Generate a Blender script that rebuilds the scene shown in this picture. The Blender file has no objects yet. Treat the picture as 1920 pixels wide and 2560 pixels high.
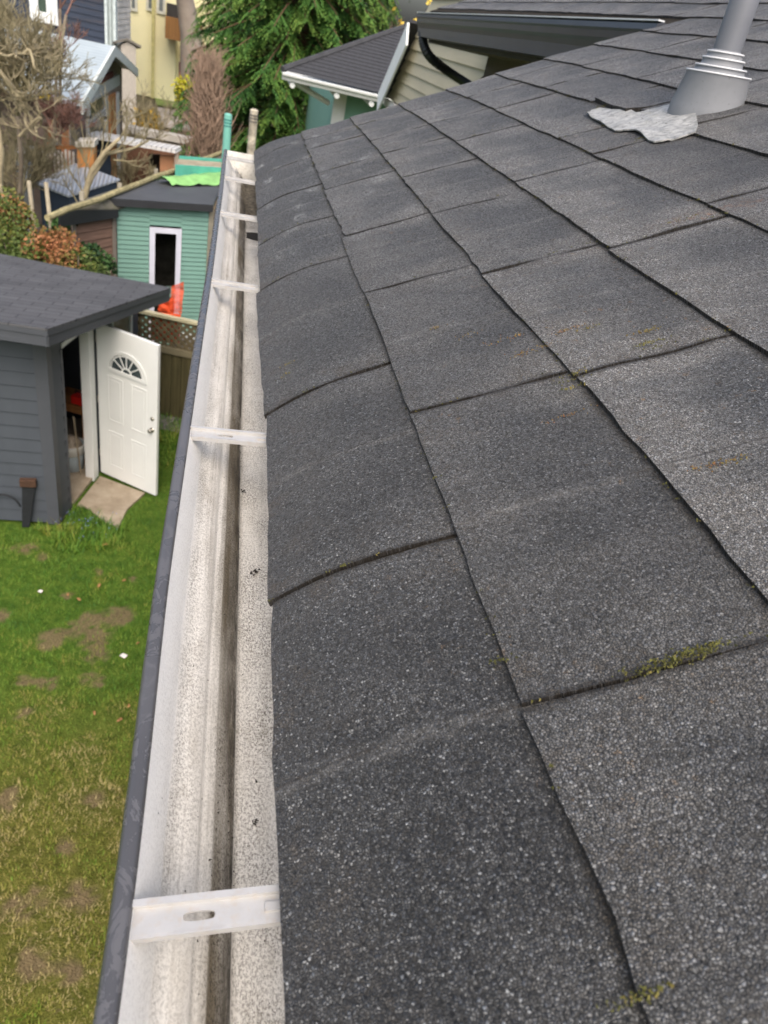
import bpy, bmesh, math, random
from mathutils import Vector, Matrix, noise
R_ = random.Random(7)
sc = bpy.context.scene
# ------------------------------------------------------------------ camera
CZ = 5.35                                   # lens height above the lawn
CAM = [[0.96884725, -0.15327902, 0.19452645], [-0.07048886, 0.58230703, 0.8099073], [-0.23741592, -0.79838841, 0.55336211]]
F = 700.0
cd = bpy.data.cameras.new('camera'); cam = bpy.data.objects.new('camera', cd); sc.collection.objects.link(cam)
cd.sensor_fit = 'VERTICAL'; cd.sensor_height = 36.0; cd.lens = F / 1024 * 36.0
M = Matrix((CAM[0], CAM[1], CAM[2])).transposed().to_4x4(); M.translation = (0, 0, CZ)
cam.matrix_world = M
cd.clip_start = 0.02; cd.clip_end = 900
cd.dof.use_dof = True; cd.dof.focus_distance = 0.62; cd.dof.aperture_fstop = 12.5
sc.camera = cam
# ------------------------------------------------------------------ light: overcast day
w = bpy.data.worlds.new('World'); sc.world = w; w.use_nodes = True
nt = w.node_tree; bg = nt.nodes['Background']
sky = nt.nodes.new('ShaderNodeTexSky'); sky.sky_type = 'NISHITA'; sky.sun_disc = False
SUN_EL, SUN_AZ = 52.0, 182.0
sky.sun_elevation = math.radians(SUN_EL); sky.sun_rotation = math.radians(SUN_AZ)
sky.air_density = 1.0; sky.dust_density = 6.0; sky.ozone_density = 1.2
nt.links.new(sky.outputs[0], bg.inputs[0]); bg.inputs[1].default_value = 0.15
sl = bpy.data.lights.new('sun', 'SUN'); sl.energy = .75; sl.angle = math.radians(70); sl.color = (1.0, 0.97, 0.92)
so = bpy.data.objects.new('sun', sl); sc.collection.objects.link(so)
el, az = math.radians(SUN_EL), math.radians(SUN_AZ)
sd = Vector((math.sin(az) * math.cos(el), math.cos(az) * math.cos(el), math.sin(el)))
so.rotation_euler = sd.to_track_quat('Z', 'Y').to_euler(); so.location = (0, 0, 30)
sc.view_settings.view_transform = 'Standard'; sc.view_settings.look = 'None'
sc.view_settings.exposure = 0.85; sc.view_settings.gamma = 1.0
# ------------------------------------------------------------------ geometry of the view: a sight line met with a plane of the place
CR = Matrix((CAM[0], CAM[1], CAM[2]))
def ray(x, y):
    return CR.transposed() @ Vector((x * .4 - 384, 512 - y * .4, -F))
CP = Vector((0, 0, CZ))
def atz(x, y, z): d = ray(x, y); return CP + d * ((z - CZ) / d.z)
def aty(x, y, Y): d = ray(x, y); return CP + d * (Y / d.y)
def hit(x, y, p, n):
    d = ray(x, y); return CP + d * ((Vector(p) - CP).dot(n) / d.dot(n))
def proj(P):
    c = CR @ (Vector(P) - CP); return ((c.x * F / -c.z + 384) / .4, (512 - c.y * F / -c.z) / .4)
# ------------------------------------------------------------------ materials
def mat(name):
    m = bpy.data.materials.new(name); m.use_nodes = True
    return m, m.node_tree, m.node_tree.nodes['Principled BSDF']
class G:
    """small node graph writer"""
    def __init__(s, name, rough=.7, spec=.3, metal=0.0):
        s.m, s.t, s.b = mat(name); s.b.inputs['Roughness'].default_value = rough
        s.b.inputs['Specular IOR Level'].default_value = spec; s.b.inputs['Metallic'].default_value = metal
    def n(s, kind, **kw):
        nd = s.t.nodes.new('ShaderNode' + kind)
        for k, v in kw.items(): setattr(nd, k, v)
        return nd
    def lk(s, a, b): s.t.links.new(a, b)
    def setin(s, nd, key, v):
        if hasattr(v, 'links') or isinstance(v, bpy.types.NodeSocket): s.lk(v, nd.inputs[key])
        else: nd.inputs[key].default_value = v
    def coord(s, which='Object'): return s.n('TexCoord').outputs[which]
    def uv(s, name):
        nd = s.n('UVMap'); nd.uv_map = name; return nd.outputs[0]
    def scale(s, v, sx, sy, sz):
        nd = s.n('Mapping'); s.lk(v, nd.inputs[0]); nd.inputs['Scale'].default_value = (sx, sy, sz); return nd.outputs[0]
    def noise(s, v, sc_, det=3.0, rough=.55, dist=0.0, out='Fac'):
        nd = s.n('TexNoise'); s.lk(v, nd.inputs['Vector']); nd.inputs['Scale'].default_value = sc_
        nd.inputs['Detail'].default_value = det; nd.inputs['Roughness'].default_value = rough; nd.inputs['Distortion'].default_value = dist
        return nd.outputs[out]
    def voro(s, v, sc_, feat='F1', out='Distance', rnd=1.0):
        nd = s.n('TexVoronoi'); nd.feature = feat; s.lk(v, nd.inputs['Vector']); nd.inputs['Scale'].default_value = sc_
        nd.inputs['Randomness'].default_value = rnd
        return nd.outputs[out]
    def ramp(s, f, stops, interp='LINEAR'):
        nd = s.n('ValToRGB'); s.lk(f, nd.inputs[0]); cr = nd.color_ramp; cr.interpolation = interp
        while len(cr.elements) < len(stops): cr.elements.new(.5)
        for e, (p, c) in zip(cr.elements, stops):
            e.position = p; e.color = (c, c, c, 1) if not hasattr(c, '__len__') else (*c, 1)
        return nd.outputs[0]
    def mix(s, f, a, b, mode='MIX'):
        nd = s.n('Mix', data_type='RGBA', blend_type=mode)
        s.setin(nd, 0, f)
        for i, v in ((6, a), (7, b)):
            if isinstance(v, tuple): nd.inputs[i].default_value = (*v, 1) if len(v) == 3 else v
            else: s.lk(v, nd.inputs[i])
        return nd.outputs[2]
    def math(s, op, a, b=0.0, c=0.0):
        nd = s.n('Math', operation=op)
        for i, v in enumerate((a, b, c)):
            s.setin(nd, i, v)
        return nd.outputs[0]
    def sep(s, v):
        nd = s.n('SeparateXYZ'); s.lk(v, nd.inputs[0]); return nd.outputs
    def attr(s, name, out='Fac'):
        nd = s.n('Attribute'); nd.attribute_name = name; return nd.outputs[out]
    def col(s, c):
        if isinstance(c, tuple): s.b.inputs['Base Color'].default_value = (*c, 1)
        else: s.lk(c, s.b.inputs['Base Color'])
    def bump(s, h, strength=.4, dist=.002):
        nd = s.n('Bump'); s.lk(h, nd.inputs['Height']); nd.inputs['Strength'].default_value = strength
        nd.inputs['Distance'].default_value = dist; s.lk(nd.outputs[0], s.b.inputs['Normal'])
def plain(name, c, rough=.7, var=.15, sc_=6.0, spec=.3, bump=0.0, bd=.003, metal=0.0, stretch=(1, 1, 1), dirt=None):
    g = G(name, rough, spec, metal); co = g.scale(g.coord(), *stretch)
    f = g.noise(co, sc_, 5.0, .6)
    a = tuple(min(1, x * (1 + var)) for x in c); b = tuple(x * (1 - var) for x in c)
    k = g.mix(g.ramp(f, [(.3, 0.0), (.7, 1.0)]), b, a)
    if dirt:
        k = g.mix(g.ramp(g.noise(co, sc_ * 3.1, 6.0, .7), [(.5, 0.0), (.72, .7)]), k, dirt)
    g.col(k)
    if bump: g.bump(g.noise(co, sc_ * 6, 4.0), bump, bd)
    return g.m
def leafmat(name, stops, rough=.6):
    g = G(name, rough, .25); g.col(g.ramp(g.attr('tone'), stops))
    g.b.inputs['Subsurface Weight'].default_value = 0.0
    return g.m
# ------------------------------------------------------------------ mesh builder
class MB:
    def __init__(s): s.v = []; s.f = []; s.uv = []; s.tone = []; s.smooth = False
    def add(s, vs, fs):
        o = len(s.v); s.v += [tuple(p) for p in vs]; s.f += [tuple(i + o for i in f) for f in fs]
    def box(s, a, b, M=None, bev=0.0):
        x0, y0, z0 = a; x1, y1, z1 = b
        if x0 > x1: x0, x1 = x1, x0
        if y0 > y1: y0, y1 = y1, y0
        if z0 > z1: z0, z1 = z1, z0
        if bev <= 0:
            vs = [(x0, y0, z0), (x1, y0, z0), (x1, y1, z0), (x0, y1, z0), (x0, y0, z1), (x1, y0, z1), (x1, y1, z1), (x0, y1, z1)]
            fs = [(0, 3, 2, 1), (4, 5, 6, 7), (0, 1, 5, 4), (1, 2, 6, 5), (2, 3, 7, 6), (3, 0, 4, 7)]
        else:
            bm = bmesh.new(); bmesh.ops.create_cube(bm, size=1.0)
            for v in bm.verts: v.co = Vector(((x0 + x1) / 2 + v.co.x * (x1 - x0), (y0 + y1) / 2 + v.co.y * (y1 - y0), (z0 + z1) / 2 + v.co.z * (z1 - z0)))
            bmesh.ops.bevel(bm, geom=bm.edges[:], offset=bev, segments=2, affect='EDGES', profile=.5)
            bm.verts.ensure_lookup_table(); bm.verts.index_update()
            vs = [v.co.copy() for v in bm.verts]; fs = [tuple(v.index for v in f.verts) for f in bm.faces]; bm.free()
        if M is not None: vs = [M @ Vector(v) for v in vs]
        s.add(vs, fs)
    def prism(s, poly, axis_vec):
        """polygon (list of 3D points) pushed along a vector"""
        n = len(poly); a = Vector(axis_vec); P = [Vector(p) for p in poly]
        vs = P + [p + a for p in P]
        fs = [tuple(range(n))[::-1], tuple(range(n, 2 * n))] + [(i, (i + 1) % n, (i + 1) % n + n, i + n) for i in range(n)]
        s.add(vs, fs)
    def tube(s, pts, rads, seg=6, cap=True):
        P = [Vector(p) for p in pts]; o = len(s.v); prev = None
        if not hasattr(rads, '__len__'): rads = [rads] * len(P)
        for i, p in enumerate(P):
            t = (P[min(i + 1, len(P) - 1)] - P[max(i - 1, 0)])
            if t.length < 1e-9: t = Vector((0, 0, 1))
            t.normalize()
            if prev is None: up = Vector((0, 0, 1)) if abs(t.z) < .9 else Vector((1, 0, 0)); a = t.cross(up).normalized()
            else: a = (prev - t * prev.dot(t)); a = a.normalized() if a.length > 1e-6 else t.orthogonal().normalized()
            prev = a; b = t.cross(a)
            for k in range(seg):
                an = 2 * math.pi * k / seg; s.v.append(tuple(p + (a * math.cos(an) + b * math.sin(an)) * rads[i]))
        for i in range(len(P) - 1):
            for k in range(seg):
                q = (k + 1) % seg; s.f.append((o + i * seg + k, o + i * seg + q, o + (i + 1) * seg + q, o + (i + 1) * seg + k))
        if cap:
            s.f.append(tuple(o + k for k in range(seg))[::-1]); e = o + (len(P) - 1) * seg; s.f.append(tuple(e + k for k in range(seg)))
    def lathe(s, c, axis, prof, seg=28, cap=True):
        """prof = (height along the axis, radius)"""
        ax = Vector(axis).normalized(); a = ax.orthogonal().normalized(); b = ax.cross(a); o = len(s.v); c = Vector(c)
        for h, r in prof:
            for k in range(seg):
                an = 2 * math.pi * k / seg; s.v.append(tuple(c + ax * h + (a * math.cos(an) + b * math.sin(an)) * r))
        for i in range(len(prof) - 1):
            for k in range(seg):
                q = (k + 1) % seg; s.f.append((o + i * seg + k, o + i * seg + q, o + (i + 1) * seg + q, o + (i + 1) * seg + k))
        if cap:
            s.f.append(tuple(o + k for k in range(seg))[::-1]); e = o + (len(prof) - 1) * seg; s.f.append(tuple(e + k for k in range(seg)))
    def laps(s, p0, p1, z0, z1, expo, out, t=.012, groove=0.0):
        """lap siding between two plan points: real overlapping boards. out = outward normal"""
        p0 = Vector((p0[0], p0[1], 0)); p1 = Vector((p1[0], p1[1], 0)); o = Vector(out).normalized(); z = z0
        while z < z1 - 1e-4:
            e = min(z + expo, z1); a = o * t; b = o * (t * .15); z_ = z
            if groove:
                q = o * -.012; s.add([p0 + q + Vector((0, 0, z)), p1 + q + Vector((0, 0, z)), p1 + q + Vector((0, 0, z + groove)), p0 + q + Vector((0, 0, z + groove))], [(0, 1, 2, 3)]); z = min(z + groove, e - .01)
            vs = [p0 + a + Vector((0, 0, z)), p1 + a + Vector((0, 0, z)), p1 + b + Vector((0, 0, e)), p0 + b + Vector((0, 0, e)),
                  p0 - o * .02 + Vector((0, 0, z)), p1 - o * .02 + Vector((0, 0, z)), p1 - o * .02 + Vector((0, 0, e)), p0 - o * .02 + Vector((0, 0, e))]
            s.add(vs, [(0, 1, 2, 3), (4, 5, 1, 0), (5, 6, 2, 1), (7, 4, 0, 3), (6, 7, 3, 2), (5, 4, 7, 6)]); z = e
    def obj(s, name, m, parent=None, smooth=False, origin=None, recalc=True):
        me = bpy.data.meshes.new(name)
        if origin is None: origin = Vector(parent['_o']) if parent is not None else Vector((0, 0, 0))
        org = Vector(origin)
        me.from_pydata([tuple(Vector(v) - org) for v in s.v], [], s.f); me.validate(); me.update()
        if recalc and not s.uv and not s.tone:
            bm = bmesh.new(); bm.from_mesh(me); bmesh.ops.recalc_face_normals(bm, faces=bm.faces[:]); bm.to_mesh(me); bm.free()
        if s.uv:
            for li, nm in enumerate(('A', 'B')):
                if li < len(s.uv[0]):
                    lay = me.uv_layers.new(name=nm)
                    for lp in me.loops: lay.data[lp.index].uv = s.uv[lp.vertex_index][li]
        if s.tone:
            at_ = me.attributes.new('tone', 'FLOAT', 'POINT'); at_.data.foreach_set('value', s.tone)
        if smooth:
            for p in me.polygons: p.use_smooth = True
        me.materials.append(m)
        o = bpy.data.objects.new(name, me); sc.collection.objects.link(o)
        if parent is not None:
            o.parent = parent; o.location = org - Vector(parent['_o'])
        else: o.location = org
        o['_o'] = tuple(org)
        return o
def tag(o, label=None, cat=None, group=None, kind=None):
    if label: o['label'] = label
    if cat: o['category'] = cat
    if group: o['group'] = group
    if kind: o['kind'] = kind
    return o
def thing(name, label, cat, loc, group=None):
    o = bpy.data.objects.new(name, None); sc.collection.objects.link(o); o.location = loc; o['_o'] = tuple(loc)
    o.empty_display_size = .2
    return tag(o, label, cat, group)
def frame(o, x, y, z=(0, 0, 1)):
    x = Vector(x).normalized(); y = Vector(y).normalized(); z = Vector(z).normalized()
    m = Matrix((x, y, z)).transposed().to_4x4(); m.translation = Vector(o); return m
def wallframe(p0, p1, z=0.0):
    """x runs from p0 to p1, y points out of the wall on the right-hand side of that walk, z up"""
    d = Vector((p1[0] - p0[0], p1[1] - p0[1], 0)); L = d.length; d.normalize(); n = Vector((d.y, -d.x, 0))
    return frame((p0[0], p0[1], z), d, n), L, d, n
# ================================================================== THE ROOF
PIT = 0.4306; CU, SU = math.cos(PIT), math.sin(PIT); H = 0.3335
UP = Vector((CU, 0, SU)); NR = Vector((-SU, 0, CU))
EAVE, E0, EX, YEND, YFAR = -0.109, 0.040, 0.1497, 2.365, 5.85
UTOP = 2.45
def warp(u, Y):
    z = .006 * noise.noise(Vector((u * 1.7, Y * 1.3, 3.1))) + .0022 * noise.noise(Vector((u * 7, Y * 5, 8.0)))
    if u < .0: z -= 1.35 * u * u + .003 * noise.noise(Vector((Y * 4, 1.0, 0))) * (-u / .1)
    return z
def RP(u, Y, z=0.0):
    return CP + NR * (-H + z + warp(u, Y)) + UP * u + Vector((0, Y, 0))
def roofuv(x, y):
    d = ray(x, y); t = (-H) / NR.dot(d); P = d * t; return P.dot(UP), P.y
g = G('asphalt_shingle', .82, .28)
uA = g.uv('A'); uB = g.uv('B'); rn = g.attr('tone')
jit = g.n('VectorMath', operation='MULTIPLY_ADD'); g.lk(g.noise(uA, 700, 2.0, .6, 0, 'Color'), jit.inputs[0]); jit.inputs[1].default_value = (.0004, .0004, 0); g.lk(uA, jit.inputs[2]); uJ = jit.outputs[0]
gran = g.n('TexVoronoi'); g.lk(uJ, gran.inputs['Vector']); gran.inputs['Scale'].default_value = 660
gc = g.n('SeparateColor'); g.lk(gran.outputs['Color'], gc.inputs[0])
gedge = g.voro(uJ, 660, 'DISTANCE_TO_EDGE', 'Distance')
big = g.noise(g.scale(uA, 1.0, 1.0, 1), 7.0, 5.0, .62)
streak = g.noise(g.scale(uA, 2.2, 24, 1), 1.0, 5.0, .6)          # streaks that run up the slope
gv = g.ramp(gc.outputs[0], [(0.0, .016), (.35, .036), (.62, .070), (.82, .13), (.94, .21), (1.0, .38)])
dust = g.ramp(gc.outputs[1], [(0.0, .075), (.4, .15), (.75, .26), (.92, .40), (1.0, .60)])
sB = g.sep(uB)
edy = g.math('MINIMUM', sB[1], g.math('SUBTRACT', 1.0, sB[1]))
ed = g.math('MINIMUM', g.math('MULTIPLY', edy, 2.0), g.math('MULTIPLY', sB[0], .8))   # distance from the tab's rim
ed2 = g.math('SUBTRACT', ed, g.math('MULTIPLY', g.math('SUBTRACT', big, .45), 1.3))
worn = g.ramp(ed2, [(0.0, 1.0), (.22, .60), (.5, .16), (.8, .05)])
wornf = g.math('MULTIPLY', worn, g.ramp(streak, [(.25, .45), (.7, 1.0)]))
sA = g.sep(uA)
side = g.ramp(sA[0], [(0.0, .35), (.12, .75), (.4, 1.0)])            # dust grows upslope; eave tabs painted dimmer where the slope tips away
side2 = g.ramp(g.math('ADD', sA[0], .11), [(0.0, .14), (.13, .42), (.28, 1.0)])
wornf = g.math('MULTIPLY', wornf, side2)
wornf = g.math('ADD', wornf, g.math('MULTIPLY', g.ramp(streak, [(.5, 0.0), (.75, .5)]), g.math('MULTIPLY', side2, .7)))
wornf = g.math('MINIMUM', wornf, 1.0)
tint = g.mix(g.noise(uA, 3.5, 3.0), (.90, 1.0, 1.06), (1.0, 1.0, .97))
c0 = g.mix(1.0, gv, tint, 'MULTIPLY')
c1 = g.mix(1.0, dust, (1.06, 1.01, .91), 'MULTIPLY')
c = g.mix(wornf, c0, c1)
c = g.mix(1.0, c, g.ramp(rn, [(0.0, .78), (.5, 1.0), (1.0, 1.2)]), 'MULTIPLY')
dk = g.ramp(g.noise(uA, 5.5, 5.0, .65, .5), [(.34, .88), (.62, 1.10)])
c = g.mix(1.0, c, dk, 'MULTIPLY')
c = g.mix(1.0, c, g.ramp(g.math('ADD', sA[0], .11), [(0.0, .80), (.15, .92), (.30, 1.10)]), 'MULTIPLY')  # light falloff over the bending slope painted in: dark eave, lighter upslope
# brown algae and orange lichen close to the joints
br = g.ramp(g.noise(uA, 22, 6.0, .75), [(.50, 0.0), (.66, .8)])
br = g.math('MULTIPLY', br, g.ramp(ed, [(0.0, 1.0), (.10, .6), (.3, .12)]))
c = g.mix(br, c, g.mix(1.0, (.17, .13, .09), gv, 'MULTIPLY') if False else (.085, .066, .045))
orr = g.math('MULTIPLY', g.ramp(g.noise(uA, 75, 5.0, .7), [(.61, 0.0), (.67, .9)]), g.ramp(g.noise(uA, 5.1, 2.0), [(.46, 0.0), (.58, 1.0)]))
orr = g.math('MULTIPLY', orr, side2)
c = g.mix(orr, c, (.27, .16, .065))
# an orange lichen run along one joint, and pale lichen flowers on the far eave tabs
run = g.math('MULTIPLY', g.ramp(g.math('ABSOLUTE', g.math('SUBTRACT', g.math('ADD', sA[1], g.math('MULTIPLY', sA[0], .12)), .905)), [(0.0, 1.0), (.025, 0.0)]),
             g.math('MULTIPLY', g.ramp(sA[0], [(.38, 0.0), (.45, 1.0)]), g.ramp(sA[0], [(.62, 1.0), (.75, 0.0)])))
c = g.mix(g.math('MULTIPLY', run, g.ramp(g.noise(uA, 90, 5.0, .7), [(.48, 0.0), (.62, .8)])), c, (.30, .15, .07))
li = g.math('MULTIPLY', g.ramp(g.voro(g.scale(uA, 1.0, .55, 1), 17, 'F1'), [(.16, 1.0), (.30, 0.0)]), g.ramp(g.noise(g.scale(uA, 1.0, .5, 1), 120, 5.0, .75), [(.47, 0.0), (.55, .9)]))
li = g.math('MULTIPLY', li, g.math('MULTIPLY', g.ramp(g.math('MULTIPLY', sA[1], .3), [(.30, 0.0), (.45, 1.0)]), g.ramp(sA[0], [(.12, 1.0), (.24, 0.0)])))
li = g.math('MULTIPLY', li, g.ramp(g.noise(uA, 3.3, 1.0), [(.36, .45), (.5, 1.0)]))
c = g.mix(li, c, (.50, .52, .50))
# sunk butt faces carry B.x < 0 : raw dark asphalt edge
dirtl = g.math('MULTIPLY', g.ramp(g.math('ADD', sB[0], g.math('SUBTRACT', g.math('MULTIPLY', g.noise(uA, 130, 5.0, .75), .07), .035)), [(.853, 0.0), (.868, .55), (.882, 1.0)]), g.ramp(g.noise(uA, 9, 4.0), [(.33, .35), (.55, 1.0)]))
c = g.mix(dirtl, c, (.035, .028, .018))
jd = g.math('MULTIPLY', g.ramp(g.math('ADD', edy, g.math('MULTIPLY', g.math('SUBTRACT', g.noise(uA, 150, 4.0, .7), .5), .012)), [(0.0, 1.0), (.006, .9), (.011, .25), (.018, 0.0)]), g.ramp(g.noise(uA, 18, 3.0), [(.3, .55), (.5, 1.0)]))
c = g.mix(jd, c, (.020, .016, .011))
c = g.mix(1.0, c, g.ramp(ed2, [(.10, 1.15), (.42, .80)]), 'MULTIPLY')
crev = g.ramp(gedge, [(0.0, 1.0), (.07, .8), (.18, 0.0)])
c = g.mix(crev, c, (.006, .006, .006))  # asphalt between the granules, with occlusion shade painted into the gaps
midl = g.math('MULTIPLY', g.ramp(g.math('ABSOLUTE', g.math('SUBTRACT', sB[1], g.math('ADD', .47, g.math('MULTIPLY', rn, .08)))), [(0.0, .55), (.028, .0)]), g.ramp(g.noise(g.scale(uA, 30, 120, 1), 1.0, 5.0, .75), [(.42, 0.0), (.62, 1.0)]))
c = g.mix(midl, c, c1)
crk = g.math('MULTIPLY', g.ramp(g.math('ABSOLUTE', g.math('SUBTRACT', sB[1], g.math('ADD', .475, g.math('MULTIPLY', rn, .08)))), [(0.0, .9), (.005, .0)]), g.ramp(g.noise(g.scale(uA, 12, 12, 1), 1.0, 3.0), [(.50, 0.0), (.56, 1.0)]))
c = g.mix(crk, c, (.02, .016, .012))
c = g.mix(g.ramp(g.math('ADD', sB[0], .5), [(.44, 1.0), (.49, 0.0)]), c, (.014, .011, .008))
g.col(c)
hb = g.math('ADD', g.math('MULTIPLY', gran.outputs['Distance'], -1.0), g.math('MULTIPLY', g.noise(uA, 1300, 2.0), .5))
bp_ = g.n('Bump'); g.lk(g.ramp(gedge, [(0.0, 0.0), (.3, 1.0)]), bp_.inputs['Height']); bp_.inputs['Strength'].default_value = .9; bp_.inputs['Distance'].default_value = .0009
vt = g.n('VectorMath', operation='SUBTRACT'); g.lk(gran.outputs['Color'], vt.inputs[0]); vt.inputs[1].default_value = (.5, .5, .5)
vm = g.n('VectorMath', operation='MULTIPLY_ADD'); g.lk(vt.outputs[0], vm.inputs[0]); vm.inputs[1].default_value = (1.4, 1.4, .5); g.lk(bp_.outputs[0], vm.inputs[2])
vn = g.n('VectorMath', operation='NORMALIZE'); g.lk(vm.outputs[0], vn.inputs[0]); g.lk(vn.outputs[0], g.b.inputs['Normal']); g.b.inputs['Roughness'].default_value = .62; g.b.inputs['Specular IOR Level'].default_value = .45; g.b.inputs['Sheen Weight'].default_value = .09; g.b.inputs['Sheen Roughness'].default_value = .4
SH = g.m
under = plain('felt_and_grit', (.028, .024, .018), .95, .4, 40, .1)

# ---- rows of tabs. joints (in metres along the eave) are the ones the photo shows
def fill(js, lo, hi, w=.322, seed=0):
    r = random.Random(seed); js = sorted(js)
    while js[0] > lo: js.insert(0, js[0] - w * r.uniform(.97, 1.03))
    while js[-1] < hi: js.append(js[-1] + w * r.uniform(.88, 1.04))
    js[0] = max(js[0], lo) if js[0] < lo else js[0]
    return js
rows = {0: [.387, .691, 1.097, 1.341, 1.621, 1.924, 2.206], 1: [.231, .571, .912, 1.188, 1.543, 1.718, 2.03, 2.184],
        2: [.215, .553, .86, 1.162, 1.451, 1.709, 1.905, 2.177], 3: [.46, .826, 1.213, 1.621, 1.892, 2.15],
        4: [.55, .878, 1.245, 1.408, 1.834, 2.1], 5: [.60, .93, 1.248, 1.627, 1.922, 2.2]}
mb = MB(); tone = []
def tab(u0, u1, Y0, Y1, t, seed, curl=0.0, uext=.02, trim=None):
    """one shingle tab: top sheet with rough edges, and its cut faces"""
    r = random.Random(seed); nu, ny = 9, max(3, int((Y1 - Y0) / .026)); tn = r.random()
    o = len(mb.v); gap = .0020; uu0 = u0 + r.uniform(-.0016, .0022); lean = r.uniform(-.005, .005); skew = r.uniform(-.0022, .0022)
    def P(i, j, low=False):
        v = i / nu; s = j / ny; Y = Y0 + gap + (Y1 - Y0 - 2 * gap) * s
        u = uu0 + (u1 + uext - uu0) * v
        u += (1 - v) * (.0035 * noise.noise(Vector((Y * 4.5, u0 * 5, 3))) + skew * (s - .5) * 2)
        if i == 0: u += .0024 * noise.noise(Vector((Y * 45, u0 * 9, 0))) + .0018 * noise.noise(Vector((Y * 170, u0 * 9, 5)))
        if j in (0, ny): Y += .0012 * noise.noise(Vector((u * 110, Y * 7, 2))) + lean * v * (1 if j == 0 else .4)
        vv = (u - u0) / (u1 - u0)
        z = t * (1 - vv) + .0004
        z += .0016 * noise.noise(Vector((u * 20, Y * 9, seed % 13))) + (.0022 * max(0, 1 - 2.5 * vv) * max(0, noise.noise(Vector((Y * 11, seed % 7, 1)))))
        if curl: z += curl * max(0, 1 - vv * 3) * (.5 + .5 * math.cos(s * 6))
        if low: z = min(z, 0) - .0022
        return u, Y, z, v, s
    for i in range(nu + 1):
        for j in range(ny + 1):
            u, Y, z, v, s = P(i, j); mb.v.append(tuple(RP(u, Y, z))); mb.uv.append(((u, Y), (v, s))); mb.tone.append(tn)
    W = ny + 1
    for i in range(nu):
        for j in range(ny): mb.f.append((o + i * W + j, o + (i + 1) * W + j, o + (i + 1) * W + j + 1, o + i * W + j + 1))
    def strip(ids):
        a = len(mb.v)
        for (i, j) in ids:
            for lw in (False, True):
                u, Y, z, v, s = P(i, j, lw); mb.v.append(tuple(RP(u, Y, z))); mb.uv.append(((u, Y), (-.3, s))); mb.tone.append(tn)
        for k in range(len(ids) - 1): mb.f.append((a + 2 * k, a + 2 * k + 1, a + 2 * k + 3, a + 2 * k + 2))
    strip([(0, j) for j in range(ny + 1)]); strip([(i, 0) for i in range(nu, -1, -1)]); strip([(i, ny) for i in range(nu + 1)])
NR_ROWS = int((UTOP - EAVE) / EX)
for k in range(NR_ROWS):
    u0 = EAVE + k * EX if k else EAVE; u1 = E0 + k * EX; u0 = E0 + (k - 1) * EX
    far = YFAR if u0 > 1.15 else YEND
    lo = -.9
    js = rows.get(k)
    js = fill(list(js) if js else [lo + .16 + .13 * (k % 2) + .07 * (k % 3)], lo, far, .322, k * 17 + 3)
    js = [j for j in js if j < far - .03] + [far + R_.uniform(-.003, .003)]
    for a, b in zip(js[:-1], js[1:]):
        t = .0036 if k else .0032
        if k == 5 and a > 1.2 and b < 1.7:
            tab(u0, u1, a, 1.300, t, k * 100 + 1) if a < 1.29 else None
            continue
        if k == 5 and a < 1.3 < b: pass
        tab(u0, u1, a, b, t, k * 1000 + int(a * 500), curl=.0 if k else -.001)
# the cut tabs around the vent pipe
tab(E0 + 4 * EX + .004, E0 + 5 * EX, 1.455, 1.627, .0075, 71, curl=.004)
tab(E0 + 4 * EX + .030, E0 + 5 * EX, 1.425, 1.475, .0042, 72)
tab(E0 + 4 * EX, E0 + 5 * EX, 1.248, 1.300, .0052, 73)
roof_tabs = mb
HOUSE = thing('house', 'dark shingled roof with its gutter and grey vent pipe, seen from right above the eave', 'house', (1.2, 2.5, 0))
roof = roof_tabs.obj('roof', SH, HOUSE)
tag(roof, 'worn dark grey asphalt shingle roof with moss in the joints')
# deck under the tabs
b = MB()
def deck(u0, u1, Y0, Y1, n=10, my=24):
    o = len(b.v)
    for i in range(n + 1):
        for j in range(my + 1):
            u = u0 + (u1 - u0) * i / n; Y = Y0 + (Y1 - Y0) * j / my; b.v.append(tuple(RP(u, Y, -.0022)))
    for i in range(n + 1):
        for j in range(my + 1):
            u = u0 + (u1 - u0) * i / n; Y = Y0 + (Y1 - Y0) * j / my; b.v.append(tuple(RP(u, Y, -.0022) - NR * .018))
    W = my + 1; N = (n + 1) * W
    for i in range(n):
        for j in range(my):
            q = (o + i * W + j, o + (i + 1) * W + j, o + (i + 1) * W + j + 1, o + i * W + j + 1); b.f.append(q); b.f.append(tuple(x + N for x in q[::-1]))
    for i in range(n):
        for j in (0, my): b.f.append((o + i * W + j, o + (i + 1) * W + j, o + (i + 1) * W + j + N, o + i * W + j + N))
    for j in range(my):
        for i in (0, n): b.f.append((o + i * W + j, o + i * W + j + 1, o + i * W + j + 1 + N, o + i * W + j + N))
deck(EAVE + .012, UTOP, -.9, YEND - .008, 40, 60)
deck(E0 + 7 * EX + .095, UTOP, YEND - .0, YFAR - .008, 16, 50)
b.obj('roof_deck', under, HOUSE)
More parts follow.
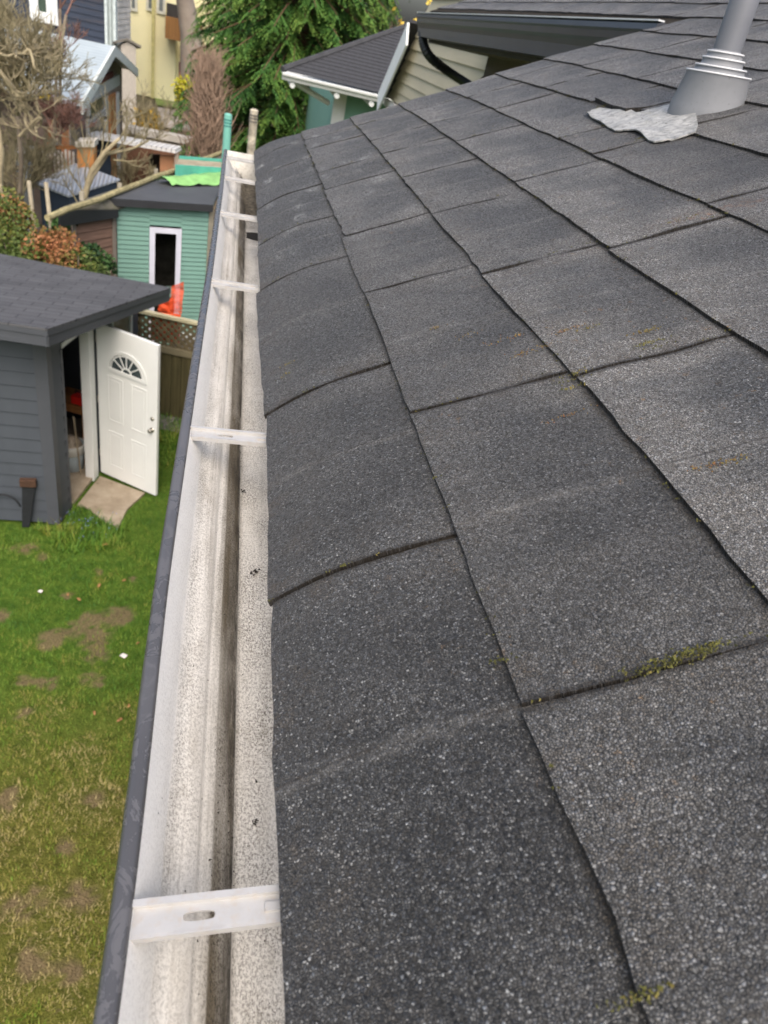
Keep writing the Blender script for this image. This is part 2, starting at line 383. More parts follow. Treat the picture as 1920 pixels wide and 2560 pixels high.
# back slope, walls, fascia of the house
rid = RP(UTOP, 0); wl = plain('house_paint', (.13, .105, .09), .7, .08, 3)
b = MB(); b.prism([(rid.x - .01, -.9, rid.z - .006), (rid.x + 2.6, -.9, rid.z - 1.25), (rid.x + 2.6, -.9, rid.z - 1.29), (rid.x - .01, -.9, rid.z - .03)], (0, YFAR + .9, 0)); b.obj('back_slope', plain('back_shingle', (.06, .06, .062), .9, .3, 30), HOUSE)
ev = RP(EAVE, 0)
b = MB(); b.prism([(.42, -.7, 0), (rid.x + 2.2, -.7, 0), (rid.x + 2.2, -.7, rid.z - 1.2), (rid.x, -.7, rid.z - .14), (.42, -.7, ev.z + .06)], (0, YEND + .45, 0))
b.obj('wall', wl, HOUSE)
eu = RP(E0 + 7 * EX + .09, 0)
b = MB(); b.prism([(eu.x + .42, YEND - .24, 0), (rid.x + 2.2, YEND - .24, 0), (rid.x + 2.2, YEND - .24, rid.z - 1.2), (rid.x, YEND - .24, rid.z - .14), (eu.x + .42, YEND - .24, eu.z + .04)], (0, YFAR - YEND + .0, 0))
b.obj('wall', wl, HOUSE)
b = MB(); b.box((.104, -.9, CZ - .50), (.122, YEND - .01, CZ - .357))
b.obj('fascia', plain('fascia_white', (.62, .62, .58), .6, .12, 8, dirt=(.25, .22, .17)), HOUSE)
b = MB(); b.box((.123, -.9, CZ - .498), (.42, YEND - .01, CZ - .486)); b.obj('soffit', plain('soffit_paint', (.5, .5, .47), .7, .1, 5), HOUSE)
# ------------------------------------------------------------------ the gutter
ZG = CZ - .370
def rimx(Y):
    pts = [(-1, -.0245), (.165, -.0245), (.45, -.0288), (.8, -.0283), (1.2, -.0275), (1.7, -.029), (2.4, -.033)]
    for (a, xa), (b_, xb) in zip(pts[:-1], pts[1:]):
        if Y <= b_:
            t = max(0, min(1, (Y - a) / (b_ - a))); t = t * t * (3 - 2 * t); return xa + (xb - xa) * t
    return pts[-1][1]
prof = [(0.0, 0.0), (.0040, -.009), (.008, -.018), (.0120, -.028), (.0140, -.0345), (.024, -.0405), (.0335, -.0435), (.0345, -.050), (.0375, -.0535), (.0435, -.0555), (.0455, -.064), (.0545, -.0745), (.059, -.0815), (.0605, -.089), (.064, -.0915), (.075, -.092), (.09, -.0922), (.11, -.0922), (.1265, -.091), (.128, -.08), (.128, -.05), (.128, -.004)]
arc = [0.0]
for a_, b_ in zip(prof[:-1], prof[1:]): arc.append(arc[-1] + math.hypot(b_[0] - a_[0], b_[1] - a_[1]))
g = G('white_gutter_metal', .42, .45)
uA = g.uv('A'); s_ = g.sep(uA)                       # x: metres round the profile, y: metres along
long_ = g.noise(g.scale(uA, 26, 3.2, 1), 1.0, 5.0, .65, .5)
sx = g.math('ADD', s_[0], g.math('MULTIPLY', g.math('SUBTRACT', long_, .5), .018))
K = 1 / .16
q_ = g.math('MULTIPLY', sx, K)
stain = g.ramp(q_, [(0.0, .0), (.20, .03), (.235, .45), (.355, .58), (.395, .25), (.44, .35), (.50, 1.0), (.64, 1.2), (.69, .20), (1.0, .38)])
spn = g.ramp(g.noise(g.scale(uA, 1.0, .7, 1), 560, 5.0, .85, .3), [(.47, 0.0), (.56, 1.0)])
spn2 = g.ramp(g.noise(g.scale(uA, 1.0, .45, 1), 105, 6.0, .75), [(.50, 0.0), (.68, 1.0)])
grime = g.ramp(g.noise(g.scale(uA, 40, 2.6, 1), 1.0, 6.0, .7), [(.30, 0.0), (.70, 1.0)])
patchy = g.ramp(g.noise(g.scale(uA, 14, 4.5, 1), 1.0, 5.0, .65, .5), [(.34, .5), (.58, 1.15)])
base = g.mix(g.noise(g.scale(uA, 9, 2, 1), 1.0, 4.0), (.85, .83, .77), (.93, .91, .86))
c = g.mix(g.math('MULTIPLY', g.math('MULTIPLY', stain, g.math('ADD', .45, g.math('MULTIPLY', grime, .55))), patchy), base, (.20, .165, .11))
fleckamt = g.ramp(q_, [(0.0, .10), (.18, .25), (.25, .70), (.38, .30), (.46, .4), (.50, 1.0), (.67, 1.0), (.70, .72), (1.0, .85)])
fleckamt = g.math('MULTIPLY', fleckamt, g.math('ADD', .05, g.math('MULTIPLY', g.ramp(g.noise(g.scale(uA, 26, 9, 1), 1.0, 5.0, .7), [(.32, .25), (.66, 1.15)]), .95)))
c = g.mix(g.math('MULTIPLY', spn, fleckamt), c, (.065, .053, .038))
c = g.mix(g.math('MULTIPLY', spn2, g.math('MULTIPLY', fleckamt, .55)), c, (.24, .21, .155))
lst = g.math('MULTIPLY', g.ramp(g.noise(g.scale(uA, 170, 2.4, 1), 1.0, 4.0, .7), [(.52, 0.0), (.68, .8)]), g.ramp(q_, [(.22, 0.0), (.30, .7), (.46, .5), (.55, 1.0), (.66, 1.0), (.70, .25)]))
c = g.mix(g.math('MULTIPLY', lst, g.ramp(g.noise(uA, 40, 4.0), [(.3, .3), (.6, 1.0)])), c, (.11, .09, .06))
cor = g.ramp(q_, [(.54, 0.0), (.64, .9), (.675, 1.0), (.70, 0.0)])
c = g.mix(g.math('MULTIPLY', cor, g.ramp(g.noise(g.scale(uA, 60, 14, 1), 1.0, 6.0, .8), [(.36, 0.0), (.55, .95)])), c, (.035, .028, .02))
c = g.mix(g.math('MULTIPLY', g.ramp(g.math('MULTIPLY', s_[1], .35), [(.50, 0.0), (.74, .85)]), g.math('MULTIPLY', g.ramp(q_, [(.33, 0.0), (.55, 1.0)]), g.ramp(g.noise(uA, 30, 5.0, .7), [(.35, .2), (.6, 1.0)]))), c, (.07, .06, .045))
g.col(c); g.lk(g.ramp(g.math('ADD', spn, stain), [(0.0, .32), (1.0, .8)]), g.b.inputs['Roughness'])
g.bump(g.math('ADD', spn, g.math('MULTIPLY', spn2, .6)), .35, .0007)
GUT_IN = g.m
g = G('charcoal_gutter_paint', .34, .5)
co = g.coord(); wetn = g.noise(g.scale(co, 50, 34, 50), 1.0, 8.0, .68, 1.6)
wet = g.ramp(wetn, [(.47, 0.0), (.50, 1.0)])
wet = g.math('MULTIPLY', wet, g.ramp(g.noise(g.scale(co, 5, 5, 5), 1.0, 2.0), [(.34, .25), (.50, 1.0)]))
g.col(g.mix(wet, (.100, .099, .103), (.070, .070, .073)))
g.lk(g.ramp(wet, [(0.0, .45), (1.0, .18)]), g.b.inputs['Roughness'])
g.bump(g.math('ADD', g.math('MULTIPLY', wet, .5), g.noise(co, 300, 3.0)), .15, .0006)
GUT_OUT = g.m
NY = 120; Y0g, Y1g = -.8, 2.345
gi = MB()
for j in range(NY + 1):
    Y = Y0g + (Y1g - Y0g) * j / NY; rx = rimx(Y)
    for k, (dx, dz) in enumerate(prof):
        x = rx + dx * 1.0; x = x + (.0296 - (rx + .0605)) * min(1, dx / .0605) if dx < .0605 else .0296 + (dx - .0605)
        gi.v.append((x, Y, ZG + dz + .0010 * noise.noise(Vector((Y * 6, dx * 30, 0))))); gi.uv.append(((arc[k], Y),)); gi.tone.append(0.0)
n_ = len(prof)
for j in range(NY):
    for k in range(n_ - 1): gi.f.append((j * n_ + k, (j + 1) * n_ + k, (j + 1) * n_ + k + 1, j * n_ + k + 1))
gut = gi.obj('gutter', GUT_IN, HOUSE, smooth=True, recalc=False)
tag(gut, 'white inside of the eave gutter, speckled with grit and silt')
# outer shell with its rolled charcoal lip
go = MB()
lip = [(.0006, -.0035), (.0004, .0006), (-.0006, .0024), (-.0024, .0032), (-.0050, .0031), (-.0078, .0024), (-.0096, .0004), (-.0104, -.0040), (-.0102, -.013), (-.0075, -.0165), (-.006, -.022), (-.004, -.034), (.006, -.046), (.022, -.056), (.034, -.064), (.040, -.076), (.0445, -.0905), (.058, -.0945), (.1285, -.0945)]
for j in range(NY + 1):
    Y = Y0g + (Y1g + .004 - Y0g) * j / NY; rx = rimx(Y)
    for (dx, dz) in lip: go.v.append((rx + dx, Y, ZG + dz + .0006 * noise.noise(Vector((Y * 5, 2, 0)))))
n_ = len(lip)
for j in range(NY):
    for k in range(n_ - 1): go.f.append((j * n_ + k, (j + 1) * n_ + k, (j + 1) * n_ + k + 1, j * n_ + k + 1))
sh = go.obj('gutter_lip', GUT_OUT, gut, smooth=True)
# end cap
b = MB(); ring = [(rimx(Y1g) + (.0296 - (rimx(Y1g) + .0605)) * min(1, dx / .0605) + dx if dx < .0605 else .0296 + dx - .0605, Y1g, ZG + dz) for dx, dz in prof]
b.prism(ring + [(.098, Y1g, ZG + .001), (rimx(Y1g), Y1g, ZG + .001)], (0, .003, 0)); WH = plain('white_aluminium', (.68, .67, .62), .4, .1, 40, .4, .2, .0008, dirt=(.34, .30, .24))
b.obj('end_cap', WH, gut)
# silt bank at the far end, downspout outlet
b = MB(); o = 0; nx, ny = 14, 30
for i in range(nx + 1):
    for j in range(ny + 1):
        x = -.006 + .10 * i / nx; Y = 1.97 + .36 * j / ny
        hgt = .022 * max(0, min(1, (Y - 1.99) / .1)) * (1 - .5 * abs(i / nx - .6)) + .010 * noise.noise(Vector((x * 50, Y * 30, 0))) + .004 * noise.noise(Vector((x * 160, Y * 160, 0)))
        zf = ZG - .092 if x > .03 else ZG - .092 + (.03 - x) * .85
        b.v.append((x, Y, zf + hgt - .004))
for i in range(nx):
    for j in range(ny): b.f.append((i * (ny + 1) + j, (i + 1) * (ny + 1) + j, (i + 1) * (ny + 1) + j + 1, i * (ny + 1) + j + 1))
b.obj('silt_bank', plain('silt', (.13, .115, .09), .95, .6, 120, .1, .8, .003), gut, smooth=True)
b = MB(); b.lathe((.056, 1.80, ZG - .0918), (0, 0, 1), [(0, .033), (.0012, .034), (.0012, .0295), (.0004, .029)], 24); b.obj('outlet_ring', plain('outlet_dark', (.02, .018, .015), .8, .3, 60), gut)
# ---- hangers (aluminium straps)
def hanger(Yc, wdt=.026, zoff=0.0, sk=0.0, slot=True):
    b = MB(); x0, x1 = rimx(Yc) - .0005, .094; t = .0014; zt = ZG - .0035 + zoff
    sl0, sl1, sr = -.0, .0155, .0024       # slot along x
    cx0, cx1 = -.004, .021
    hw = .0062; yc = -.001
    # flat strap with a real slot: ring of quads between slot and its surrounding rectangle
    N = 32; inn = []; out = []
    cxm = (sl0 + sl1) / 2; L2 = (sl1 - sl0) / 2
    for k in range(N):
        a = 2 * math.pi * k / N; ca, sa = math.cos(a), math.sin(a)
        inn.append((cxm + (L2 - sr) * max(-1, min(1, ca * 1.6)) + sr * ca, yc + sr * sa))
        q = max(abs(ca) / ((cx1 - cx0) / 2), abs(sa) / hw); out.append(((cx0 + cx1) / 2 + ca / q, yc + sa / q))
    for qx, qy in ((cx0, yc - hw), (cx1, yc - hw), (cx1, yc + hw), (cx0, yc + hw)):
        kk = min(range(N), key=lambda k: math.hypot(out[k][0] - qx, out[k][1] - qy)); out[kk] = (qx, qy)
    def at(x, y, z): return (x, Yc + y + sk * (x - .02), zt + z - .02 * 0)
    vs = [at(*p, t) for p in inn] + [at(*p, t) for p in out] + [at(*p, 0) for p in inn] + [at(*p, 0) for p in out]
    fs = []
    for k in range(N):
        q = (k + 1) % N
        fs += [(k, q, N + q, N + k), (2 * N + k, 3 * N + k, 3 * N + q, 2 * N + q), (k, 2 * N + k, 2 * N + q, q)]
    b.add(vs, fs)
    def slab(xa, xb, ya, yb, za, zb):
        ps = [at(xa, ya, za), at(xb, ya, za), at(xb, yb, za), at(xa, yb, za), at(xa, ya, zb), at(xb, ya, zb), at(xb, yb, zb), at(xa, yb, zb)]
        b.add(ps, [(0, 3, 2, 1), (4, 5, 6, 7), (0, 1, 5, 4), (1, 2, 6, 5), (2, 3, 7, 6), (3, 0, 4, 7)])
    slab(x0, cx0, yc - hw, yc + hw, 0, t); slab(cx1, x1, yc - hw, yc + hw, 0, t)
    # far flange stands up, near flange folds down
    slab(x0, x1, yc + hw, yc + hw + .0012, -.001, .0044); slab(x0, x1, yc + hw + .0012, yc + hw + .0036, .0012, .0044)
    slab(x0, x1, yc - hw - .0014, yc - hw, -.0032, t * .9)
    # pressed rib on the house side
    slab(.040, x1, yc - .0022, yc + .0022, t, t + .0016)
    h = b.obj('hanger', HG, gut)
    return h
HG = plain('hanger_aluminium', (.44, .435, .42), .38, .08, 60, .45, .12, .0006, metal=.15, dirt=(.42, .36, .29))
for (px, py, sk) in [(500, 2275, .05), (585, 1086, .0), (600, 712, 0), (600, 538, 0), (605, 449, 0), (605, 398, 0)]:
    p = atz(px, py, ZG); hanger(p.y, .026, 0, sk)
# drip edge: metal between shingles and fascia
b = MB(); b.box((.060, -.9, ZG + .0045), (.105, YEND - .01, ZG + .006)); b.obj('drip_edge', plain('drip_metal', (.4, .4, .38), .4, .1, 30), HOUSE)
# granules and bits washed into the gutter: loose things nobody could count
b = MB(); r = random.Random(5)
for k in range(4200):
    Y = r.uniform(.05, 1.9) ** 1.0; x = r.choice([r.gauss(.010, .013), r.uniform(.03, .09), r.gauss(.0275, .0028), r.gauss(.0275, .0018)])
    if noise.noise(Vector((Y * 9, x * 60, 3))) < -.05: continue; x = max(-.02, min(.092, x))
    if x > .0296: z = ZG - .092
    else:
        rx = rimx(Y); tt = (x - rx) / (.0296 - rx); best = min(prof[:13], key=lambda q: abs(q[0] / .0605 - tt)); z = ZG + best[1]
    s = r.uniform(.0003, .0008) * (2.4 if r.random() < .03 else 1); q = [Vector((x, Y, z + s * .4)) + Vector((r.uniform(-1, 1), r.uniform(-1.4, 1.4), r.uniform(-.4, .9))) * s for _ in range(4)]
    b.add(q, [(0, 1, 2), (0, 2, 3), (0, 3, 1), (1, 3, 2)])
for (px, py, s, zz_) in [(637, 1430, .0042, -.0905), (470, 1745, .0034, -.043), (540, 1655, .0030, -.066), (497, 1860, .0026, -.055), (640, 2055, .0022, -.0905), (575, 1985, .0026, -.086), (500, 1640, .003, -.055), (610, 1230, .003, -.0905)]:
    p0_ = atz(px, py, ZG + zz_)
    for _ in range(9):
        q_ = p0_ + Vector((r.gauss(0, s * .5), r.gauss(0, s * .6), abs(r.gauss(0, s * .3)))); vs = [q_ + Vector((r.uniform(-1, 1), r.uniform(-1.3, 1.3), r.uniform(-.3, .6))) * s * .6 for _ in range(4)]; b.add(vs, [(0, 1, 2), (0, 2, 3), (0, 3, 1), (1, 3, 2)])
tag(b.obj('roof_grit', plain('dark_grit', (.035, .03, .025), .9, .5, 300), None), 'dark grit and shingle granules scattered in the white gutter', 'grit', kind='stuff')
# moss tufts on the roof
b = MB(); r = random.Random(11)
def tuft(u, Y, s, n, tn):
    for _ in range(n):
        du, dy = r.gauss(0, s * 1.6), r.gauss(0, s * .3); q = r.uniform(.0006, .0014); base = RP(u + du, Y + dy, .0045 + .15 * EX * 0)
        ctr = base + NR * q * r.uniform(0, 1.4)
        vs = [ctr + Vector((r.uniform(-1, 1), r.uniform(-1, 1), r.uniform(-1, 1))).normalized() * q * r.uniform(.6, 1.2) for _ in range(5)]
        b.add(vs, [(0, 1, 2), (0, 2, 3), (0, 3, 4), (1, 4, 2), (1, 3, 4), (0, 4, 1)]); b.tone += [min(1, max(0, tn + r.uniform(-.2, .2)))] * 5
for (px, py, s, n, tn) in [(1630, 838, .006, 34, .7), (1633, 868, .004, 26, .45), (1605, 877, .004, 18, .5), (1650, 880, .005, 14, .4), (1430, 838, .006, 26, .9), (1472, 835, .004, 16, .6), (1424, 968, .005, 18, .4), (1434, 985, .004, 14, .5),
                           (1790, 1180, .007, 30, .85), (1840, 1166, .005, 12, .6), (1415, 1058, .006, 20, .9), (1650, 1685, .007, 70, .35), (1700, 1665, .008, 70, .4), (1755, 1645, .006, 60, .3), (1250, 1672, .0035, 14, .2), (1600, 2505, .004, 40, .45),
                           (1510, 272, .006, 18, .3), (1560, 318, .009, 26, .4), (1606, 350, .005, 20, .3), (1590, 360, .006, 12, .3), (1300, 905, .005, 12, .9), (1100, 830, .004, 10, .8), (1180, 850, .008, 14, .8), (718, 900, .004, 8, .6), (712, 925, .004, 8, .6),
                           (1340, 888, .010, 26, .8), (1280, 860, .009, 20, .9), (1440, 950, .006, 16, .5), (1700, 560, .010, 18, .4)]:
    u, Y = roofuv(px, py); tuft(u, Y, s, int(n * 1.7), tn)
for k in range(420):     # thin growth in the joints and under the butts
    row = r.choice([1, 2, 3, 4, 5]); Y = r.uniform(.1, 2.3)
    if r.random() < .55: tuft(E0 + (row - 1) * EX - .002, Y, .0012, 3, r.uniform(.0, .5))
    else:
        js = rows[r.choice([0, 1, 2, 3, 4])]; rr = r.choice([0, 1, 2, 3, 4]); j = r.choice(rows[rr]); tuft(E0 + (rr - 1) * EX + r.uniform(0, EX), j, .0012, 3, r.uniform(0, .5))
mm = leafmat('moss', [(0.0, (.025, .026, .012)), (.45, (.13, .13, .035)), (.7, (.22, .17, .05)), (1.0, (.22, .11, .055))], .9)
tag(b.obj('moss', mm, None), 'yellow green moss tufts growing on the shingles and in their joints', 'moss', kind='stuff')
# ------------------------------------------------------------------ vent pipe, boot and lead flashing
PC_u, PC_Y = .745, 1.352
pc = RP(PC_u, PC_Y); ax = Vector((-.055, 0, 1)).normalized()
def hfor(py):
    lo, hi = -.05, .8
    for _ in range(40):
        m_ = (lo + hi) / 2
        if proj(pc + ax * m_)[1] > py: lo = m_
        else: hi = m_
    return (lo + hi) / 2
h1 = hfor(186); h2 = hfor(170); h3 = hfor(150); h4 = hfor(134)
g = G('grey_rubber_boot', .55, .35); co = g.coord()
k = g.mix(g.noise(co, 30, 5.0, .6), (.17, .18, .195), (.26, .27, .285))
k = g.mix(g.ramp(g.noise(co, 160, 4.0, .7), [(.62, 0.0), (.72, .8)]), k, (.10, .10, .10)); g.col(k); g.bump(g.noise(co, 90, 4.0), .15, .001); BOOT = g.m
vent = MB(); vent.lathe(pc, ax, [(-.09, .0665), (.0, .0645), (h1 - .004, .0545), (h1 - .001, .0558), (h1 + .0015, .0558), (h1 + .0020, .044), (h2 - .003, .0425), (h2 + .001, .0437), (h2 + .0016, .0358), (h3 - .003, .035), (h3 + .001, .0358), (h3 + .0016, .0310), (h4 - .003, .0300), (h4 + .001, .0306), (h4 + .0014, .0262), (h4 + .004, .0245)], 56)
bo = vent.obj('vent_boot', BOOT, HOUSE, smooth=False)
b = MB()
for hh_, rr_ in ((h1, .0556), (h2, .0436), (h3, .0357), (h4, .0305)): b.lathe(pc, ax, [(hh_ - .0006, rr_ + .0001), (hh_ - .0004, rr_ + .0010), (hh_ + .0014, rr_ + .0010), (hh_ + .0021, rr_ - .0005), (hh_ + .0021, rr_ - .003)], 56, cap=False)  # bright rings stand for highlights along the scuffed step edges
b.obj('ring_lip', plain('scuff_highlight', (.62, .63, .64), .35, .05, 40, .5), bo, smooth=True)
for p in bo.data.polygons: p.use_smooth = len(p.vertices) == 4 and abs(p.normal.dot(ax)) < .8
tag(bo, 'grey stepped rubber boot around the vent pipe')
b = MB(); b.lathe(pc, ax, [(h3, .0238), (h4 + .62, .0238), (h4 + .62, .020), (h4 + .4, .020)], 40, cap=False)
vp = b.obj('vent_pipe', plain('grey_pvc', (.155, .165, .185), .45, .08, 14, .4, .05, .001), HOUSE, smooth=True)
pts = [(1467, 291), (1480, 281), (1499, 276), (1533, 279), (1569, 280), (1590, 287), (1600, 286), (1660, 268), (1700, 262), (1738, 290), (1745, 318), (1738, 336), (1699, 348), (1652, 360), (1634, 362), (1620, 356), (1606, 345), (1590, 336), (1573, 333), (1552, 334), (1538, 334), (1500, 312), (1478, 301)]
fl = []
for (x, y) in pts:
    u, Y = roofuv(x, y); fl.append((u, Y))
bm = bmesh.new()
def dens(P, step=.006):
    out = []
    for a, c_ in zip(P, P[1:] + P[:1]):
        n = max(1, int(math.hypot(a[0] - c_[0], a[1] - c_[1]) / step))
        out += [(a[0] + (c_[0] - a[0]) * i / n, a[1] + (c_[1] - a[1]) * i / n) for i in range(n)]
    return out
dp = dens(fl)
def inside(x, y, P):
    c_ = False; j = len(P) - 1
    for i in range(len(P)):
        if (P[i][1] > y) != (P[j][1] > y) and x < (P[j][0] - P[i][0]) * (y - P[i][1]) / (P[j][1] - P[i][1]) + P[i][0]: c_ = not c_
        j = i
    return c_
from mathutils.geometry import delaunay_2d_cdt
ip = []
uu = min(p[0] for p in dp)
while uu < max(p[0] for p in dp):
    yy = min(p[1] for p in dp)
    while yy < max(p[1] for p in dp):
        if inside(uu, yy, dp) and min(math.hypot(uu - q[0], yy - q[1]) for q in dp) > .004: ip.append((uu, yy))
        yy += .008
    uu += .008
allp = dp + ip; n = len(dp)
res_ = delaunay_2d_cdt([Vector(p) for p in allp], [(i, (i + 1) % n) for i in range(n)], [], 1, 1e-5)
b = MB(); vs = []
for p in res_[0]:
    u, Y = p.x, p.y; row = int((u - E0) / EX + 1); vv = (u - (E0 + (row - 1) * EX)) / EX
    lift = .0058 + .0035 * noise.noise(Vector((u * 22, Y * 16, 1))) + .0005 * noise.noise(Vector((u * 90, Y * 80, 4)))
    if u < .60: lift += .004 * max(0, noise.noise(Vector((Y * 26, 9, 0)))) + .002
    vs.append((u, Y, max(lift, .0045)))
b.add([RP(*v) for v in vs], [tuple(f) for f in res_[2]]); nv = len(vs)
b.add([RP(v[0], v[1], v[2] - .0022) for v in vs], [tuple(f)[::-1] for f in res_[2]])
ob_e = {}
for f in res_[2]:
    for a, c_ in zip(f, f[1:] + f[:1] if isinstance(f, list) else tuple(f[1:]) + tuple(f[:1])):
        ob_e[(a, c_)] = 1
for (a, c_) in list(ob_e):
    if (c_, a) not in ob_e: b.f.append((a, c_, c_ + nv, a + nv))
g = G('weathered_lead', .6, .4); co = g.coord()
k = g.mix(g.ramp(g.noise(co, 70, 6.0, .75, .6), [(.35, 0.0), (.65, 1.0)]), (.15, .155, .15), (.44, .44, .42))
k = g.mix(g.ramp(g.noise(co, 25, 5.0, .7), [(.60, 0.0), (.70, .5)]), k, (.20, .19, .10)); g.col(k)
g.bump(g.noise(co, 110, 5.0, .7), .5, .0016)
b.obj('flashing', g.m, HOUSE)
# ------------------------------------------------------------------ upper eave: charcoal gutter, downspout, soffit
A0 = RP(E0 + 7 * EX + .075, YEND + .05); A1 = RP(E0 + 7 * EX + .02, YFAR)
q0 = atz(1660, 56, A0.z + .002); gA = Vector((A0.x, A0.y, A0.z)); gB = Vector((A1.x - .0, A1.y, A1.z))
gA = hit(1655, 55, (1.19, 2.4, 0), Vector((1, 0, 0))); gB = hit(1047, 33, (1.125, 5.8, 0), Vector((1, 0, 0)))
b = MB(); d = (gB - gA).normalized(); sec = [(.085, -.004), (.0, 0.0), (-.004, -.004), (-.012, -.006), (-.014, -.022), (-.009, -.030), (-.004, -.050), (.004, -.062), (.012, -.080), (.016, -.105), (.018, -.128), (.10, -.130), (.102, -.01)]
NS = 30
for j in range(NS + 1):
    p = gA + (gB - gA) * j / NS
    for (dx, dz) in sec: b.v.append(tuple(p + Vector((dx, 0, dz))))
m_ = len(sec)
for j in range(NS):
    for k_ in range(1, m_ - 1): b.f.append((j * m_ + k_, j * m_ + k_ + 1, (j + 1) * m_ + k_ + 1, (j + 1) * m_ + k_))
b.f.append(tuple(range(1, m_))); b.f.append(tuple(NS * m_ + k_ for k_ in range(1, m_))[::-1])
ug = b.obj('gutter', plain('charcoal_metal', (.05, .055, .068), .33, .1, 6, .5), HOUSE); tag(ug, 'charcoal gutter along the set-back upper eave')
b = MB(); 
for (dx0, dx1, dz0, dz1) in [(-.013, .008, .0005, .0045)]:
    b.prism([gA + Vector((dx0, 0, dz0)), gA + Vector((dx1, 0, dz0)), gA + Vector((dx1, 0, dz1)), gA + Vector((dx0, 0, dz1))], gB - gA)
b.obj('gutter_rim', plain('bright_rim', (.72, .74, .76), .3, .05, 6, .6), ug)
b = MB()   # fascia and soffit behind the upper gutter
b.prism([gA + Vector((.103, 0, -.15)), gA + Vector((.12, 0, -.15)), gA + Vector((.12, 0, -.01)), gA + Vector((.103, 0, -.01))], gB - gA)
b.obj('fascia', plain('dark_fascia', (.06, .06, .065), .6, .1, 5), HOUSE)
b = MB(); b.prism([gA + Vector((.121, 0, -.149)), gA + Vector((.5, 0, -.149)), gA + Vector((.5, 0, -.137)), gA + Vector((.121, 0, -.137))], gB - gA)
b.obj('soffit', plain('brown_soffit', (.16, .13, .10), .8, .15, 5), HOUSE)
# downspout: elbow off the gutter end, offset back to the wall
ds = []
W0 = Vector((1, 0, 0)); e0 = gB + Vector((.045, -.16, -.12))
def smooth_path(P, n=8):
    out = []
    for i in range(len(P) - 1):
        p0, p1, p2, p3 = P[max(i - 1, 0)], P[i], P[i + 1], P[min(i + 2, len(P) - 1)]
        for k_ in range(n):
            t = k_ / n; out.append(.5 * ((2 * p1) + (p2 - p0) * t + (2 * p0 - 5 * p1 + 4 * p2 - p3) * t * t + (3 * p1 - p0 - 3 * p2 + p3) * t ** 3))
    out.append(P[-1]); return out
dpts = [hit(1054, 62, (1.17, 0, 0), W0), hit(1058, 84, (1.17, 0, 0), W0), hit(1059, 110, (1.18, 0, 0), W0), hit(1076, 143, (1.24, 0, 0), W0), hit(1120, 178, (1.40, 0, 0), W0), hit(1172, 212, (1.55, 0, 0), W0), hit(1230, 250, (1.66, 0, 0), W0)]
b = MB(); pp = smooth_path(dpts, 10); rr = [.030 + (.0028 if (i % 2 and 8 < i < 36) else 0) for i in range(len(pp))]
b.tube(pp, rr, 10); b.obj('downspout', plain('black_metal', (.018, .02, .024), .35, .1, 10, .5), HOUSE, smooth=False)
# gabled wing of the house under the upper eave (tan lap siding, white barge board)
XW = 1.78; nX = Vector((-1, 0, 0))
T = hit(1050, 70, (XW, 0, 0), nX); L = hit(975, 238, (XW, 0, 0), nX)
wing = thing('wing', 'tan lap-sided gable wing with a white barge board beyond the upper eave', 'house wing', (XW, 8, 0))
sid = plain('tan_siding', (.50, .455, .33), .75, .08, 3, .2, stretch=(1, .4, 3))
b = MB(); zb = L.z - .03; z = zb; e = .112
slope = (T.z - L.z) / (T.y - L.y)
s1_ = hit(1270, 116, (XW, 0, 0), nX); s2_ = hit(1203, 198, (XW, 0, 0), nX)
yn_ = lambda z: s2_.y + (z - s2_.z) / (s1_.z - s2_.z) * (s1_.y - s2_.y)
while z < CZ + .45:
    yl0 = L.y + (z - L.z) / slope; yl1 = L.y + (z + e - L.z) / slope; n0, n1 = yn_(z), yn_(z + e)
    if yl1 > n1: b.add([(XW - .016, n0, z), (XW - .016, yl0, z), (XW, yl1, z + e), (XW, n1, z + e), (XW, n0, z), (XW, yl0, z)], [(0, 1, 2, 3), (4, 5, 1, 0)])
    z += e
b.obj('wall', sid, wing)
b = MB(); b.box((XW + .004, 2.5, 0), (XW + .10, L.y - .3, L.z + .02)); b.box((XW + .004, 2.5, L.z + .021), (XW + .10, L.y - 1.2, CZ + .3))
b.obj('shaded_wall', plain('brown_in_shade', (.125, .10, .085), .85, .12, 4), wing)  # brown darkened to stand for the shade under the eave
b = MB(); dr = Vector((0, T.y - L.y, T.z - L.z)).normalized(); nn = Vector((0, -dr.z, dr.y));
if nn.z < 0: nn = -nn
Tn = T + dr * .04
b.prism([L - dr * .02 + Vector((-.15, 0, 0)), Tn + Vector((-.15, 0, 0)), Tn - nn * .24 + Vector((-.15, 0, 0)), L - nn * .24 - dr * .02 + Vector((-.15, 0, 0))], (.022, 0, 0))
b.obj('barge_board', plain('barge_white', (.80, .83, .81), .5, .05, 6), wing)
b = MB(); b.prism([L - dr * .08 + Vector((-.13, 0, .004)), Tn + Vector((-.13, 0, .004)), Tn + nn * .035 + Vector((-.13, 0, .004)), L + nn * .035 - dr * .08 + Vector((-.13, 0, .004))], (2.3, 0, 0))
b.obj('roof', plain('wing_shingle', (.04, .04, .043), .9, .2, 30), wing)
b = MB(); b.box((XW - .06, YFAR + .35, zb - .09), (XW - .02, L.y + .0, zb - .01)); b.obj('trim_board', plain('trim_white', (.6, .6, .57), .5, .08, 6), wing)
